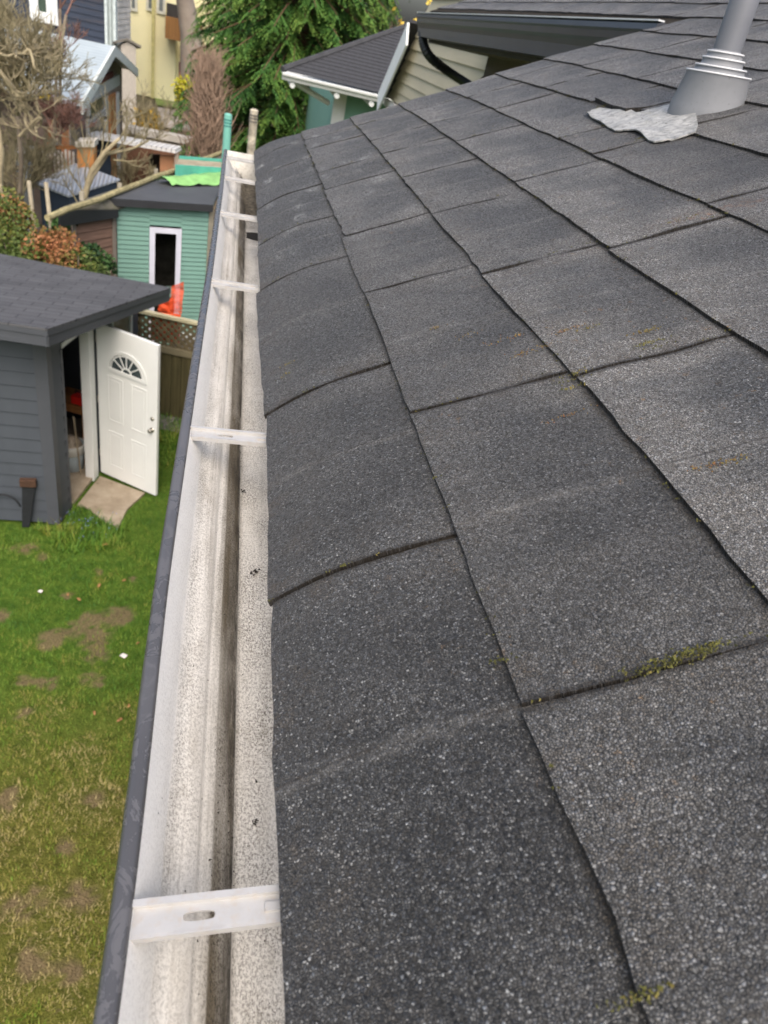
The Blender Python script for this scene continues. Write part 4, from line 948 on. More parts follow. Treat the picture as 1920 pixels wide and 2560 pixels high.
bk1_ = PG(0) - gn_ * .02 + (Vector((rcx_.x, rcx_.y, 0)) - PG(0)) * .93
b.prism([PG(0) - gn_ * .02, bk1_, bk1_ + Vector((0, 0, ztl - .06)), PG(0, ztl - .06) - gn_ * .02], gd_ * .03)
b.prism([PG(Lr - .03) - gn_ * .02, PG(Lr - .03) - gn_ * 2.4, PG(Lr - .03, ztr - .08) - gn_ * 2.4, PG(Lr - .03, ztr - .08) - gn_ * .02], gd_ * .03)
b.obj('wall', GP, gs)
b = MB(); b.prism([PG(Lr - .06) + gn_ * .013, PG(Lr + .02) + gn_ * .013, PG(Lr + .02, ztr) + gn_ * .013, PG(Lr - .06, ztr) + gn_ * .013], gn_ * .012); b.obj('corner_board', plain('bare_trim', (.24, .22, .17), .8, .2), gs)
WF = plain('lavender_white_trim', (.62, .63, .72), .5, .06)
b = MB(); ft = .085
for (sa, sb, za, zb_) in [(d0, d0 + ft, .1, dz), (d1 - ft, d1, .1, dz), (d0 + ft, d1 - ft, dz - ft, dz)]:
    b.prism([PG(sa, za) + gn_ * .014, PG(sb, za) + gn_ * .014, PG(sb, zb_) + gn_ * .014, PG(sa, zb_) + gn_ * .014], gn_ * .02)
b.obj('door_frame', WF, gs)
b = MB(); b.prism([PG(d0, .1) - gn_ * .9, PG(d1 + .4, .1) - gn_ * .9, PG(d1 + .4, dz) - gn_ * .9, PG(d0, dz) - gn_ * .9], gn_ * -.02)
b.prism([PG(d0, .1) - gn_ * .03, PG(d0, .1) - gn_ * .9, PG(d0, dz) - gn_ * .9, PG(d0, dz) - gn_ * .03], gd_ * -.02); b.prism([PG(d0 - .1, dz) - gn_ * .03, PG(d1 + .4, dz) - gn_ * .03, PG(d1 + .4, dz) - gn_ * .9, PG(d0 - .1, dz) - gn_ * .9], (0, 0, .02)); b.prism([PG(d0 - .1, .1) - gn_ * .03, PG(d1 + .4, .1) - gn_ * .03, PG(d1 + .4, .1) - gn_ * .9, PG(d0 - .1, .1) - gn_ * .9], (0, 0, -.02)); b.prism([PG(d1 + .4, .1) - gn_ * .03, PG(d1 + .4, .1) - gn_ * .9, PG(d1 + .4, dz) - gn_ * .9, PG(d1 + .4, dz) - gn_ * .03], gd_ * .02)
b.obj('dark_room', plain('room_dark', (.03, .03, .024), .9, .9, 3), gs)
cc = PG((d0 + d1) / 2 + .2, dz - .62 - .65) - gn_ * .35
b = MB(); b.lathe(cc, (0, 0, 1), [(0, .05), (.01, .1), (.13, .12), (.13, .11)], 16); tag(b.obj('basin', plain('basin_teal', (.25, .42, .38), .5), None, origin=cc), 'pale teal bowl inside the green shed doorway', 'bowl')
# membrane roof
ra, rb_ = ong(262, 503, .12), ong(532, 520, .12); zr = ra.z
rc, rd = atz(388, 452, zr + .02), atz(560, 458, zr + .02)
b = MB(); b.prism([ra, rb_, rd, rc], (0, 0, .05)); b.obj('roof', plain('roof_membrane', (.075, .08, .088), .6, .12, 2, .3), gs)
b = MB(); b.prism([ra + gn_ * .02 + Vector((0, 0, .051)), rb_ + gn_ * .02 + Vector((0, 0, .051)), rb_ + gn_ * .02 + Vector((0, 0, -.06)), ra + gn_ * .02 + Vector((0, 0, -.06))], gn_ * -.018); b.obj('fascia', plain('dark_edge', (.03, .032, .036), .6), gs)
# brown shed with mossy plank roof
bA, bB = Vector((-2.40, 11.35, 0)), gA_ + Vector((-.02, .02, 0)); bd_ = (bB - bA).normalized(); bn_ = Vector((bd_.y, -bd_.x, 0)); onb = lambda px, py, off=0.0: hit(px, py, bA + bn_ * off, bn_)
bs = thing('plank_shed', 'old brown plank shed with a black roof edge', 'shed', bA)
PB = lambda s, z=0.0: bA + bd_ * s + Vector((0, 0, z)); Lb = (bB - bA).length
zf = onb(240, 528).z; zf0 = onb(240, 545).z
BW = plain('brown_planks', (.20, .125, .095), .85, .3, 5, .15, .3, .004, stretch=(.6, .6, 14))
b = MB(); 
s0 = (onb(182, 600) - bA).dot(bd_)
b.laps(PB(s0), PB(Lb), .05, zf0, .14, bn_, .016, .014); b.obj('wall', BW, bs)
GYP = plain('grey_wood', (.22, .19, .16), .85, .2, 5, stretch=(4, 4, .5))
for sx_ in (s0 - .03, Lb - .11):
    b = MB(); b.prism([PB(sx_) + bn_ * .016, PB(sx_ + .07) + bn_ * .016, PB(sx_ + .07, zf0) + bn_ * .016, PB(sx_, zf0) + bn_ * .016], bn_ * .02); b.obj('corner_board', GYP, bs)
f0_, f1_ = onb(148, 525, .12), onb(296, 524, .12); zq = f0_.z
b = MB(); b.prism([f0_, f1_, Vector((f1_.x, f1_.y, zf0)), Vector((f0_.x, f0_.y, zf0))], bn_ * -.03); b.obj('fascia', plain('black_fascia', (.022, .024, .028), .5, .1), bs)
r3, r4 = atz(555, 384, zq + .03), atz(560, 452, zq + .03)
b = MB(); b.prism([f0_, f1_, r4, r3], (0, 0, .025)); b.obj('roof', plain('mossy_deck', (.15, .14, .115), .9, .25, 3, .1, dirt=(.09, .10, .04)), bs)
b = MB(); q0_ = atz(118, 545, zq + .10); q1_ = atz(552, 382, zq + .10); b.tube([q0_ + (q1_ - q0_) * t + Vector((0, 0, .03 * noise.noise(Vector((t * 7, 0, 0))))) for t in [k_ / 14 for k_ in range(15)]], [.042] * 15, 8)
tag(b.obj('fallen_pole', plain('lichen_bark', (.33, .29, .16), .9, .4, 10, .1, .5, .02), None, origin=q0_), 'long lichen covered pole lying along the plank shed roof', 'pole')
for (px, py) in [(390, 440), (205, 500), (300, 478)]:
    p = atz(px, py, zq + .03); b = MB(); b.box((-.03, -.03, 0), (.03, .03, .12), Matrix.Translation(p)); tag(b.obj('wooden_block', plain('block_wood', (.35, .32, .25), .8), None, origin=p), 'short wooden block propping the pole on the shed roof', 'block', 'blocks under the pole')
# tarp and teal boards beyond
z1_ = zr + .10; tp = [atz(x, y, z1_) for x, y in [(388, 452), (412, 436), (450, 428), (560, 430), (560, 462), (430, 462)]]
b = MB(); cen = sum(tp, Vector()) / len(tp) + Vector((0, 0, .06)); n = 10; ctrs = []
rows_ = []
for i in range(13):
    t = i / 12; a = tp[0].lerp(tp[3], t); c_ = tp[5].lerp(tp[4], t); a2 = (tp[1].lerp(tp[2], t) if False else a)
    rows_.append([a.lerp(c_, j / 6) + Vector((0, 0, .09 * math.sin(math.pi * j / 6) + .04 * noise.noise(Vector((t * 9, j * .8, 0))))) for j in range(7)])
o = 0
for rr_ in rows_: b.v += [tuple(p) for p in rr_]
for i in range(12):
    for j in range(6): b.f.append((i * 7 + j, (i + 1) * 7 + j, (i + 1) * 7 + j + 1, i * 7 + j + 1))
tag(b.obj('tarpaulin', plain('lime_tarp', (.25, .50, .17), .45, .25, 5, .4, .3, .02), None, smooth=True, origin=cen), 'crumpled lime green tarpaulin lying behind the green shed roof', 'tarpaulin')
def box_at(name, lab, cat, px0, px1, py_top, py_bot, Yd, depth, m, zlim=None, group=None, parent=None):
    """upright box whose near face stands at distance Yd and spans the given sight lines"""
    a = aty(px0, (py_top + py_bot) / 2, Yd); c_ = aty(px1, (py_top + py_bot) / 2, Yd); t = aty((px0 + px1) / 2, py_top, Yd).z; bo_ = aty((px0 + px1) / 2, py_bot, Yd).z
    if zlim is not None: bo_ = zlim
    b = MB(); b.box((a.x, Yd, bo_), (c_.x, Yd + depth, t)); o_ = b.obj(name, m, parent, origin=None if parent else (a.x, Yd, bo_))
    return tag(o_, lab, cat, group) if lab else o_
TE = plain('teal_paint', (.09, .38, .30), .6, .15, 4)
tb_ = thing('teal_trough', 'teal painted wooden trough behind the lime tarpaulin', 'trough', atz(500, 425, z1_))
b = MB(); tA, tB = atz(438, 412, z1_ + .15), atz(555, 420, z1_ + .15); b.prism([tA, tB, tB + Vector((0, 0, -.22)), tA + Vector((0, 0, -.22))], (0, .05, 0)); b.obj('front_board', TE, tb_)
b = MB(); b.prism([tA + Vector((0, .9, 0)), tB + Vector((0, .9, 0)), tB + Vector((0, .9, -.22)), tA + Vector((0, .9, -.22))], (0, .05, 0)); b.obj('back_board', TE, tb_)
b = MB(); b.prism([tA + Vector((0, .052, -.05)), tB + Vector((0, .052, -.05)), tB + Vector((0, .898, -.05)), tA + Vector((0, .898, -.05))], (0, 0, -.05)); b.obj('soil', plain('pale_soil', (.32, .28, .2), .9, .3), tb_)
# posts behind the gutter end
Yp = 9.0
def post(name, lab, cat, px, ptop, pbot, Yd, rad, m, capm=None):
    t = aty(px, ptop, Yd); q = Vector((t.x, t.y, 0)); o_ = thing(name, lab, cat, q); b = MB()
    b.lathe(q, (0, 0, 1), [(0, rad), (t.z - .02, rad), (t.z - .008, rad * .8), (t.z, rad * .3)], 16); b.obj('shaft', m, o_, smooth=False)
    if capm:
        b = MB()
        for k_ in range(3): b.lathe(q + Vector((0, 0, t.z - .10 - k_ * .045)), (0, 0, 1), [(0, rad * 1.02), (.004, rad * 1.1), (.016, rad * 1.1), (.02, rad * 1.02)], 16)
        b.obj('ring', capm, o_)
    return o_
post('teal_post', 'round teal post with dark rings near its top, behind the gutter end', 'post', 571, 283, 420, 13.0, .062, plain('teal_gloss', (.18, .46, .38), .4, .08), plain('ring_dark', (.05, .2, .18), .5))
post('weathered_post', 'pale flaking post taller than the teal one, behind the gutter end', 'post', 636, 272, 400, 13.0, .065, plain('flaking_paint', (.42, .38, .30), .9, .45, 9, dirt=(.12, .10, .07)), plain('ring_grey', (.12, .11, .1), .6))
# ================================================================== NEIGHBOUR'S GREEN HOUSE (right)
YH = 13.75
gh = thing('green_house', 'grey-green house with a hipped dark roof and white gutter beyond the eave', 'house', (2, YH, 0))
eL, eR = aty(706, 180, YH), aty(975, 244, YH - .25); ed_ = (eR - eL).normalized(); eR2 = eR + ed_ * 4.0
GT = plain('white_gutter_paint', (.66, .68, .66), .4, .05, 5)
b = MB(); sec = [(.0, 0), (-.02, .0), (-.10, .01), (-.125, .0), (-.12, -.03), (-.08, -.06), (-.06, -.10), (.0, -.10)]
for p in (eL + Vector((0, 0, .0)), eR2):
    for (dy, dz) in sec: b.v.append(tuple(p + Vector((0, dy, dz))))
m_ = len(sec)
for k_ in range(m_): q = (k_ + 1) % m_; b.f.append((k_, q, m_ + q, m_ + k_))
b.f.append(tuple(range(m_))); b.f.append(tuple(range(m_, 2 * m_))[::-1])
b.obj('gutter', GT, gh)
cz_ = eL.z
wx0 = aty(838, 300, YH + .75).x; wy = YH + .75
b = MB(); b.laps((wx0 + .02, wy), (eR2.x + 2, wy + .0), 0, eL.z - .12, .13, (0, -1, 0), .008)
b.prism([(wx0 + .02, wy + .001, 0), (wx0 + .02, wy + 7, 0), (wx0 + .02, wy + 7, eL.z - .1), (wx0 + .02, wy + .001, eL.z - .1)], (.02, 0, 0)); b.obj('wall', plain('sage_paint', (.19, .36, .29), .6, .05, 3), gh)
b = MB(); b.box((wx0 - .08, wy - .10, 0), (wx0 + .14, wy - .012, eL.z - .11)); b.obj('corner_board', GT, gh)
b = MB(); b.prism([eL + Vector((.02, .01, -.03)), eR2 + Vector((0, .01, -.03)), eR2 + Vector((0, 1.0, -.03)), eL + Vector((.02, 1.0, -.03))], (0, 0, -.02)); b.obj('soffit', plain('pale_soffit', (.6, .6, .56), .7), gh)
pk = aty(1030, 62, YH + 2.7)
b = MB(); up_ = .03; apex = pk
eL3 = eL + Vector((-.0, .0, up_)); eR3 = eR2 + Vector((0, 0, up_)); apex2 = apex + (eR2 - eL) * .8
NSg = 22
for k_ in range(NSg):
    t0, t1 = k_ / NSg, (k_ + 1) / NSg
    a0, a1 = eL3.lerp(apex, t0), eL3.lerp(apex, t1); c0_, c1_ = eR3.lerp(apex2, t0), eR3.lerp(apex2, t1); upv = Vector((0, -.004, .007))
    b.add([a0 + upv, c0_ + upv, c1_, a1, a0 - upv * .2, c0_ - upv * .2], [(0, 1, 2, 3), (4, 5, 1, 0)])
bs_ = Vector((.6, 3, -1.6)); b.add([apex, apex2, apex2 + bs_, apex + bs_], [(0, 1, 2, 3)])
b.obj('roof', plain('neighbour_shingle', (.045, .046, .05), .9, .25, 25), gh)
b = MB(); b.tube([eL3 + Vector((0, 0, .01)), apex + Vector((0, 0, .01))], .05, 6); b.obj('hip_cap', plain('hip_shingle', (.055, .056, .06), .9, .2), gh)
for px in (732, 845, 933):
    t_ = (aty(px, 200, YH).x - eL.x) / (eR.x - eL.x); p = eL.lerp(eR, t_) + Vector((0, .15, -.15))
    b = MB(); b.tube([p + Vector((0, -.18, .0)), p + Vector((0, .75, -.0))], .045, 10); b.obj('rafter_tail', GT, gh)
b = MB(); p0_ = aty(735, 205, YH + .15); p1_ = aty(822, 258, wy - .11); dx_ = .045; b.tube([p0_, p1_], .045, 4); b.obj('bracket', GT, gh)
# ================================================================== TREES
def branch_tree(b, p, d, length, rad, depth, rr, spread=.55, up=.12, kids=3, seg=4, wob=.18, tips=None):
    n = 4; pts = [p]; cur = p; dv = d.copy()
    for i in range(n):
        dv = (dv + Vector((rr.uniform(-1, 1), rr.uniform(-1, 1), rr.uniform(-.6, 1) * .8 + up)) * wob).normalized(); cur = cur + dv * length / n; pts.append(cur)
    b.tube(pts, [max(.0045, rad * (1 - .5 * i / n)) for i in range(n + 1)], seg if depth > 1 else 3, cap=False)
    if depth == 0:
        if tips is not None: tips.append(cur)
        return
    for k_ in range(kids):
        t = rr.uniform(.35, 1.0) if k_ else 1.0; i = min(n, int(t * n)); base = pts[i]
        nd = (dv + Vector((rr.uniform(-1, 1), rr.uniform(-1, 1), rr.uniform(-.7, 1))) * spread * 1.5).normalized()
        branch_tree(b, base, nd, length * rr.uniform(.55, .82), rad * .55, depth - 1, rr, spread, up, kids, seg, wob, tips)
def bare_tree(name, lab, base, h, rad, depth, m, seed, group=None, lean=(0, 0), kids=3, stems=1, spread=.55, cat='tree', up=.12, crownm=None, first=.45, reach=1.0):
    rr = random.Random(seed); o_ = thing(name, lab, cat, base, group); bt = MB(); bc_ = MB(); tips = []
    for s in range(stems):
        d = Vector((lean[0] + rr.uniform(-.25, .25) * (stems > 1), lean[1] + rr.uniform(-.25, .25) * (stems > 1), 1)).normalized(); p = Vector(base) + Vector((rr.uniform(-.2, .2), rr.uniform(-.2, .2), 0)) * (stems > 1)
        hh = h * first; n = 5; pts = [p]
        for i in range(n): p = p + (d + Vector((rr.uniform(-1, 1), rr.uniform(-1, 1), 0)) * .08) * hh / n; pts.append(p)
        bt.tube(pts, [rad * (1.1 - .45 * i / n) for i in range(n + 1)], 8)
        for k_ in range(kids + 2):
            i = rr.choice([2, 3, 4, 5]) if k_ else 5; nd = (d + Vector((rr.uniform(-1, 1), rr.uniform(-1, 1), rr.uniform(-.2, .6))) * spread * 1.3).normalized()
            branch_tree(bc_, pts[i], nd, reach * rr.uniform(.75, 1.2), rad * .5, depth, rr, spread, up, kids, 5, .2, tips)
    bt.obj('trunk', m, o_, smooth=True); bc_.obj('crown', crownm or m, o_, smooth=True)
    return o_, tips
BK = plain('grey_bark', (.20, .165, .125), .9, .35, 5, .1, .4, .01); TW = plain('twig_brown', (.23, .175, .12), .9, .4, 3); TWO = plain('twig_olive', (.27, .235, .14), .9, .4, 3); TWR = plain('twig_red', (.23, .13, .105), .9, .35, 3)
def leaves(o_, tips, n, s, m, seed, name='leaf'):
    rr = random.Random(seed); b = MB()
    for _ in range(n):
        p = rr.choice(tips) + Vector((rr.uniform(-1, 1), rr.uniform(-1, 1), rr.uniform(-1, 1))) * .05
        a = Vector((rr.uniform(-1, 1), rr.uniform(-1, 1), rr.uniform(-1, 1))).normalized() * s; c_ = a.orthogonal().normalized() * s * .6; b.add([p, p + a * .5 + c_, p + a, p + a * .5 - c_], [(0, 1, 2, 3)])
    b.obj(name, m, o_)
YL = plain('yellow_leaf', (.75, .55, .10), .6, .2)
# large bare crowns at the left, nearer than the houses
p = aty(25, 420, 13.2); o_, tp_ = bare_tree('bare_tree', 'wide grey-twigged bare tree filling the left edge, behind the orange bush', (p.x, 13.2, 0), 5.2, .045, 4, BK, 21, None, (.0, 0), 5, 2, .62, crownm=TWO, first=.66, reach=.66)
leaves(o_, [aty(108, 235, 12.3)], 5, .10, YL, 1, 'yellow_leaves')
p = aty(92, 300, 14.4); bare_tree('bare_tree', 'bare tree with reddish brown twig tips in front of the navy house', (p.x, 14.4, 0), 5.3, .035, 4, BK, 33, None, (.0, 0), 4, 2, .6, crownm=TWR, first=.88, reach=.36)
p = aty(10, 300, 13.8); bare_tree('bare_tree', 'olive twigged bare tree at the top left corner of the photo', (p.x, 13.8, 0), 5.6, .05, 4, BK, 39, None, (.0, 0), 5, 2, .6, crownm=TW, first=.80, reach=.55)
p = aty(375, 300, 24.0); bare_tree('bare_tree', 'fine twigged tan bare shrub tree between the blue gable house and the yellow house', (p.x, 24, 0), 2.9, .035, 4, BK, 45, None, (0, 0), 3, 3, .5, crownm=TWO, first=.5, reach=.55)
p = aty(340, 320, 17.2); bare_tree('bare_tree', 'tan bare shrub just right of the blue roofed gable house', (p.x, 17.2, 0), 2.9, .03, 4, BK, 52, None, (0, 0), 3, 3, .5, crownm=TWO, first=.5, reach=.45)
# branching shrub with two thick pale stems in front of the metal roof
sh_ = thing('pruned_tree', 'pale pruned fruit tree with thick forked stems in front of the metal roofed shed', 'tree', (aty(205, 545, 13.0).x, 13.0, 0)); PBK = plain('pale_bark', (.34, .29, .185), .9, .3, 8)
b = MB(); Q = lambda x, y, d=13.0: aty(x, y, d)
b.tube([Vector((Q(205, 545).x, 13.0, 0)), Q(203, 545), Q(212, 490), Q(228, 430), Q(262, 380), Q(300, 345)], [.06, .055, .05, .045, .035, .02], 8)
b.tube([Q(212, 490), Q(232, 440), Q(268, 385, 13.1), Q(330, 372, 13.2), Q(372, 352, 13.3)], [.035, .032, .028, .022, .014], 7); b.obj('trunk', PBK, sh_, smooth=True)
b = MB(); rr = random.Random(4)
for (x, y, dx, dz, L1) in [(228, 430, -.4, 1, 1.0), (262, 380, .2, 1, .9), (300, 345, .5, .9, .8), (330, 372, .6, .3, .7), (212, 490, -.5, .9, 1.1), (250, 400, .0, 1, 1.0), (268, 385, .7, .5, .7), (285, 400, .8, .1, .6), (203, 520, -.7, .8, .9), (215, 470, .1, 1, 1.2)]:
    branch_tree(b, Q(x, y), Vector((dx, 0, dz)).normalized(), L1 * .42, .014, 3, rr, .5, .1, 3, 4, .2)
b.obj('crown', TWO, sh_, smooth=True)
# twisted pale branches at far left (nearer tree)
tw_ = thing('twisted_tree', 'gnarled tree with long bent yellow-grey limbs at the far left', 'tree', (aty(-40, 500, 11.5).x, 11.5, 0)); b = MB(); Q2 = lambda x, y: aty(x, y, 11.8)
b.tube([Vector((Q2(-40, 500).x, 11.5, 0)), Q2(-40, 560), Q2(-5, 480), Q2(2, 380), Q2(-10, 300)], [.10, .09, .06, .05, .04], 8); b.obj('trunk', PBK, tw_, smooth=True)
b = MB(); 
for P4, rd in [([(-10, 420), (5, 470), (10, 520), (18, 575)], .022), ([(46, 342), (70, 318), (98, 293), (104, 300), (96, 316), (88, 322)], .019), ([(0, 175), (25, 205), (48, 240), (80, 310), (92, 330)], .028), ([(88, 258), (100, 280), (100, 296), (70, 322)], .016), ([(58, 135), (74, 125), (84, 145), (92, 170), (112, 190)], .020), ([(40, 140), (54, 155), (50, 175), (36, 196)], .016), ([(62, 280), (66, 310), (90, 335), (110, 350)], .018), ([(-10, 130), (20, 140), (40, 132)], .02)]:
    b = MB(); pts_ = smooth_path([Q2(*q) + Vector((0, rr.uniform(-.1, .1), 0)) for q in P4], 5); b.tube(pts_, [rd * (1.15 - .5 * i / len(pts_)) for i in range(len(pts_))], 6)
    for k_ in range(3): branch_tree(b, rr.choice(pts_), Vector((rr.uniform(-1, 1), rr.uniform(-.4, .4), rr.uniform(-.3, 1))).normalized(), .24, rd * .45, 2, rr, .6, .05, 3, 4, .25)
    b.obj('limb', PBK, tw_, smooth=True)
# tall grey trunk by the yellow house, bare tree behind the roof
p = aty(485, 170, 40.0); bt_ = thing('tall_bare_tree', 'tall smooth grey trunk standing in front of the yellow house', 'tree', (p.x, 40, 0)); b = MB()
b.tube([Vector((p.x, 40, 0)), aty(480, 200, 40), aty(478, 90, 40), aty(466, 20, 40), aty(455, -40, 40), aty(448, -160, 40)], [.62, .55, .5, .42, .36, .25], 10)
b.obj('trunk', plain('beech_bark', (.27, .23, .19), .9, .2, 1.5), bt_, smooth=True); b = MB(); rr = random.Random(8)
for k_ in range(7): branch_tree(b, aty(466 - k_ * 2, 20 - 25 * k_, 40), Vector((rr.uniform(-1, 1), rr.uniform(-1, 1), .7)).normalized(), 2.5, .14, 3, rr, .5, .1, 3, 5)
b.obj('crown', TW, bt_, smooth=True)
p = aty(1010, 200, 30.0); o_, tp_ = bare_tree('bare_tree', 'bare grey-brown tree with a few yellow leaves behind the green house roof', (p.x, 30, 0), 6.6, .14, 4, BK, 71, None, (.0, 0), 4, 3, .6, crownm=TW, first=.62, reach=.9)
leaves(o_, [aty(x, y, 19.0) for x, y in [(988, 14), (1035, 54), (1000, 60), (1072, 3), (1090, 6)]], 26, .11, YL, 2, 'yellow_leaves')
# brown leafless column shrub
def leafcloud(b, cen, rad, n, s, rr, tone, shell=.35, stretch=(1, 1, 1)):
    for _ in range(n):
        v = Vector((rr.gauss(0, 1), rr.gauss(0, 1), rr.gauss(0, 1))).normalized() * (rr.uniform(shell, 1) ** .6); p = Vector(cen) + Vector((v.x * rad * stretch[0], v.y * rad * stretch[1], v.z * rad * stretch[2]))
        a = Vector((rr.uniform(-1, 1), rr.uniform(-1, 1), rr.uniform(-1, 1))).normalized() * s * rr.uniform(.6, 1.3); c_ = a.orthogonal().normalized() * s * .35
        b.add([p, p + a * .5 + c_, p + a, p + a * .5 - c_], [(0, 1, 2, 3)]); tn = tone(p) + rr.uniform(-.15, .15); b.tone += [max(0, min(1, tn))] * 4
rr = random.Random(14); cs = thing('brown_column_shrub', 'tall brown leafless columnar shrub beside the conifer', 'shrub', (aty(525, 380, 19).x, 19, 0))
b = MB()
for k_ in range(1500):
    py = rr.uniform(175, 400); fx = (py - 175) / 225; wd = 26 + 14 * fx; c0_ = 522 - 6 * fx; x = c0_ + rr.gauss(0, wd * .5); p = aty(x, py, 19 + rr.uniform(-.8, .8)); L1 = rr.uniform(.25, .6)
    b.tube([p, p + Vector((rr.uniform(-.14, .14), rr.uniform(-.1, .1), L1 * .5)), p + Vector((rr.uniform(-.28, .28), 0, L1))], [.012, .009, .004], 3, cap=False)
b.obj('crown', plain('brown_twig', (.25, .175, .125), .9, .45, 2), cs); b = MB(); p = Vector(cs.location)
for k_ in range(5): b.tube([p + Vector((rr.uniform(-.2, .2), 0, 0)), p + Vector((rr.uniform(-.5, .5), 0, 2.2))], [.07, .03], 6)
b.obj('trunk', BK, cs)
# conifer
def conifer(name, lab, bx, by, h, R, seed, nb=300):
    rr = random.Random(seed); o_ = thing(name, lab, 'tree', (bx, by, 0)); b = MB()
    b.tube([Vector((bx, by, 0)), Vector((bx + .1, by, h * .5)), Vector((bx, by, h * .97))], [.35, .2, .03], 9); b.obj('trunk', plain('cedar_bark', (.10, .06, .04), .9, .3), o_, smooth=True)
    bb = MB(); b = MB()
    for k_ in range(nb):
        z0 = h * (.05 + .93 * (k_ / nb) ** 1.15); az_ = k_ * 2.399 + rr.uniform(-.3, .3)
        if math.sin(az_) > .55 and rr.random() < .7: continue
        Lb_ = R * (1 - (z0 / h)) ** .75 * rr.uniform(.72, 1.12) + .2; dx_, dy_ = math.cos(az_), math.sin(az_); pts_ = []
        for i in range(7):
            t = i / 6; pts_.append(Vector((bx + dx_ * Lb_ * t, by + dy_ * Lb_ * t, z0 + .25 * Lb_ * t - .55 * Lb_ * t * t + .25 * Lb_ * max(0, t - .75))))
        bb.tube(pts_, [.04 * (1 - t_ / 7) + .004 for t_ in range(7)], 4, cap=False); sidev = Vector((-dy_, dx_, 0)); btn = rr.uniform(-.18, .18)
        for q in range(int(17 * Lb_)):
            t = rr.uniform(.22, 1.0) ** .8; i = min(5, int(t * 6)); base = pts_[i].lerp(pts_[i + 1], t * 6 - i); sgn = rr.choice([-1, 1])
            sl2 = rr.uniform(.35, .75) * (1.15 - t * .5); dirv = (sidev * sgn * rr.uniform(.25, .9) + Vector((dx_, dy_, 0)) * rr.uniform(.2, .8) + Vector((0, 0, -rr.uniform(.35, 1.0)))).normalized()
            for w_ in range(8):
                s_t = (w_ + .5) / 8; c_ = base + dirv * sl2 * s_t + Vector((0, 0, -.10 * s_t * s_t)); side2_ = dirv.cross(Vector((0, 0, 1)) if abs(dirv.z) < .95 else Vector((1, 0, 0))).normalized()
                for sg in (-1, 1):
                    lf = rr.uniform(.07, .13) * (1.15 - s_t * .6); e_ = c_ + (side2_ * sg * .8 + dirv * .8 + Vector((0, 0, rr.uniform(-.5, .1)))).normalized() * lf; wv = Vector((0, 0, 1)).cross(e_ - c_).normalized() * .020 + Vector((0, 0, rr.uniform(-.012, .012)))
                    b.add([c_ - wv, c_ + wv, e_ + wv * .5, e_ - wv * .5], [(0, 1, 2, 3)]); tn = .28 + .30 * s_t + .22 * t + btn + rr.uniform(-.14, .14); b.tone += [max(0, min(1, tn))] * 4
    bb.obj('limbs', plain('cedar_limb', (.12, .07, .04), .9), o_)['kind'] = 'stuff'
    b.obj('crown', leafmat('cedar_leaf', [(0.0, (.012, .035, .015)), (.3, (.026, .080, .022)), (.6, (.060, .145, .026)), (1.0, (.17, .26, .05))], .6), o_)
    return o_
pc_ = aty(725, 200, 23.0); conifer('cedar_tree', 'big green drooping cedar beyond the gutter end', pc_.x, 23.0, 11.5, 3.2, 5, 420)
pc2 = aty(850, 200, 27.0); conifer('cedar_tree', 'second darker cedar partly hidden behind the green house roof', pc2.x - .4, 26.5, 12.0, 3.0, 9, 250)
pc3 = aty(575, 200, 30.0); conifer('cedar_tree', 'slimmer cedar at the left flank of the big one, beside the grey trunk', pc3.x, 30.0, 11.0, 1.8, 19, 170)
# ================================================================== ORANGE AND GREEN BUSHES
def bush(name, lab, items, m, s, seed, cat='bush'):
    rr = random.Random(seed); b = MB(); base = items[0][0]
    o_ = thing(name, lab, cat, (base[0], base[1], 0)); bt = MB()
    for (c_, rad, n, tf) in items:
        leafcloud(b, c_, rad, int(n * 1.7), s, rr, tf, .15, (1, .8, 1))
        for k_ in range(3): bt.tube([Vector((c_[0] + rr.uniform(-.1, .1), c_[1], 0)), Vector(c_) + Vector((rr.uniform(-.2, .2), 0, rad * .5))], [.018, .008], 5)
    b.obj('foliage', m, o_); bt.obj('stem', BK, o_)
    return o_
LM = leafmat('photinia_leaf', [(0.0, (.03, .05, .015)), (.35, (.08, .12, .025)), (.55, (.13, .14, .03)), (.7, (.24, .12, .045)), (1.0, (.38, .15, .07))])
Qb = lambda x, y, d: tuple(aty(x, y, d))
ton = lambda base: (lambda p: base + .28 * noise.noise(Vector((p.x * 3, p.y * 3, p.z * 3))))
bush('photinia_bush', 'leafy bush with bright orange red new leaves behind the grey shed roof', [(Qb(150, 622, 10.6), .29, 520, ton(.75)), (Qb(115, 625, 10.5), .30, 420, ton(.75)), (Qb(160, 655, 10.4), .26, 380, ton(.75)), (Qb(205, 665, 10.5), .26, 400, ton(.25)), (Qb(90, 650, 10.4), .28, 380, ton(.35)), (Qb(240, 690, 10.4), .22, 250, ton(.2))], LM, .055, 3)
bush('photinia_bush', 'yellow green bush with some orange leaves at the left edge behind the grey shed', [(Qb(20, 590, 10.9), .48, 800, ton(.32)), (Qb(-40, 600, 10.9), .5, 500, ton(.35)), (Qb(50, 640, 10.7), .34, 500, ton(.3)), (Qb(35, 545, 11.1), .30, 380, ton(.62)), (Qb(10, 520, 11.3), .32, 300, ton(.35))], LM, .055, 4)
bush('leafy_shrub', 'dark green shrub at the foot of the brown plank shed', [(Qb(228, 650, 11.2), .26, 380, ton(.12)), (Qb(262, 665, 11.3), .18, 160, ton(.05)), (Qb(158, 565, 11.6), .22, 220, ton(.18))], leafmat('dark_leaf', [(0, (.015, .045, .015)), (.5, (.06, .13, .03)), (1, (.14, .2, .05))]), .07, 5)
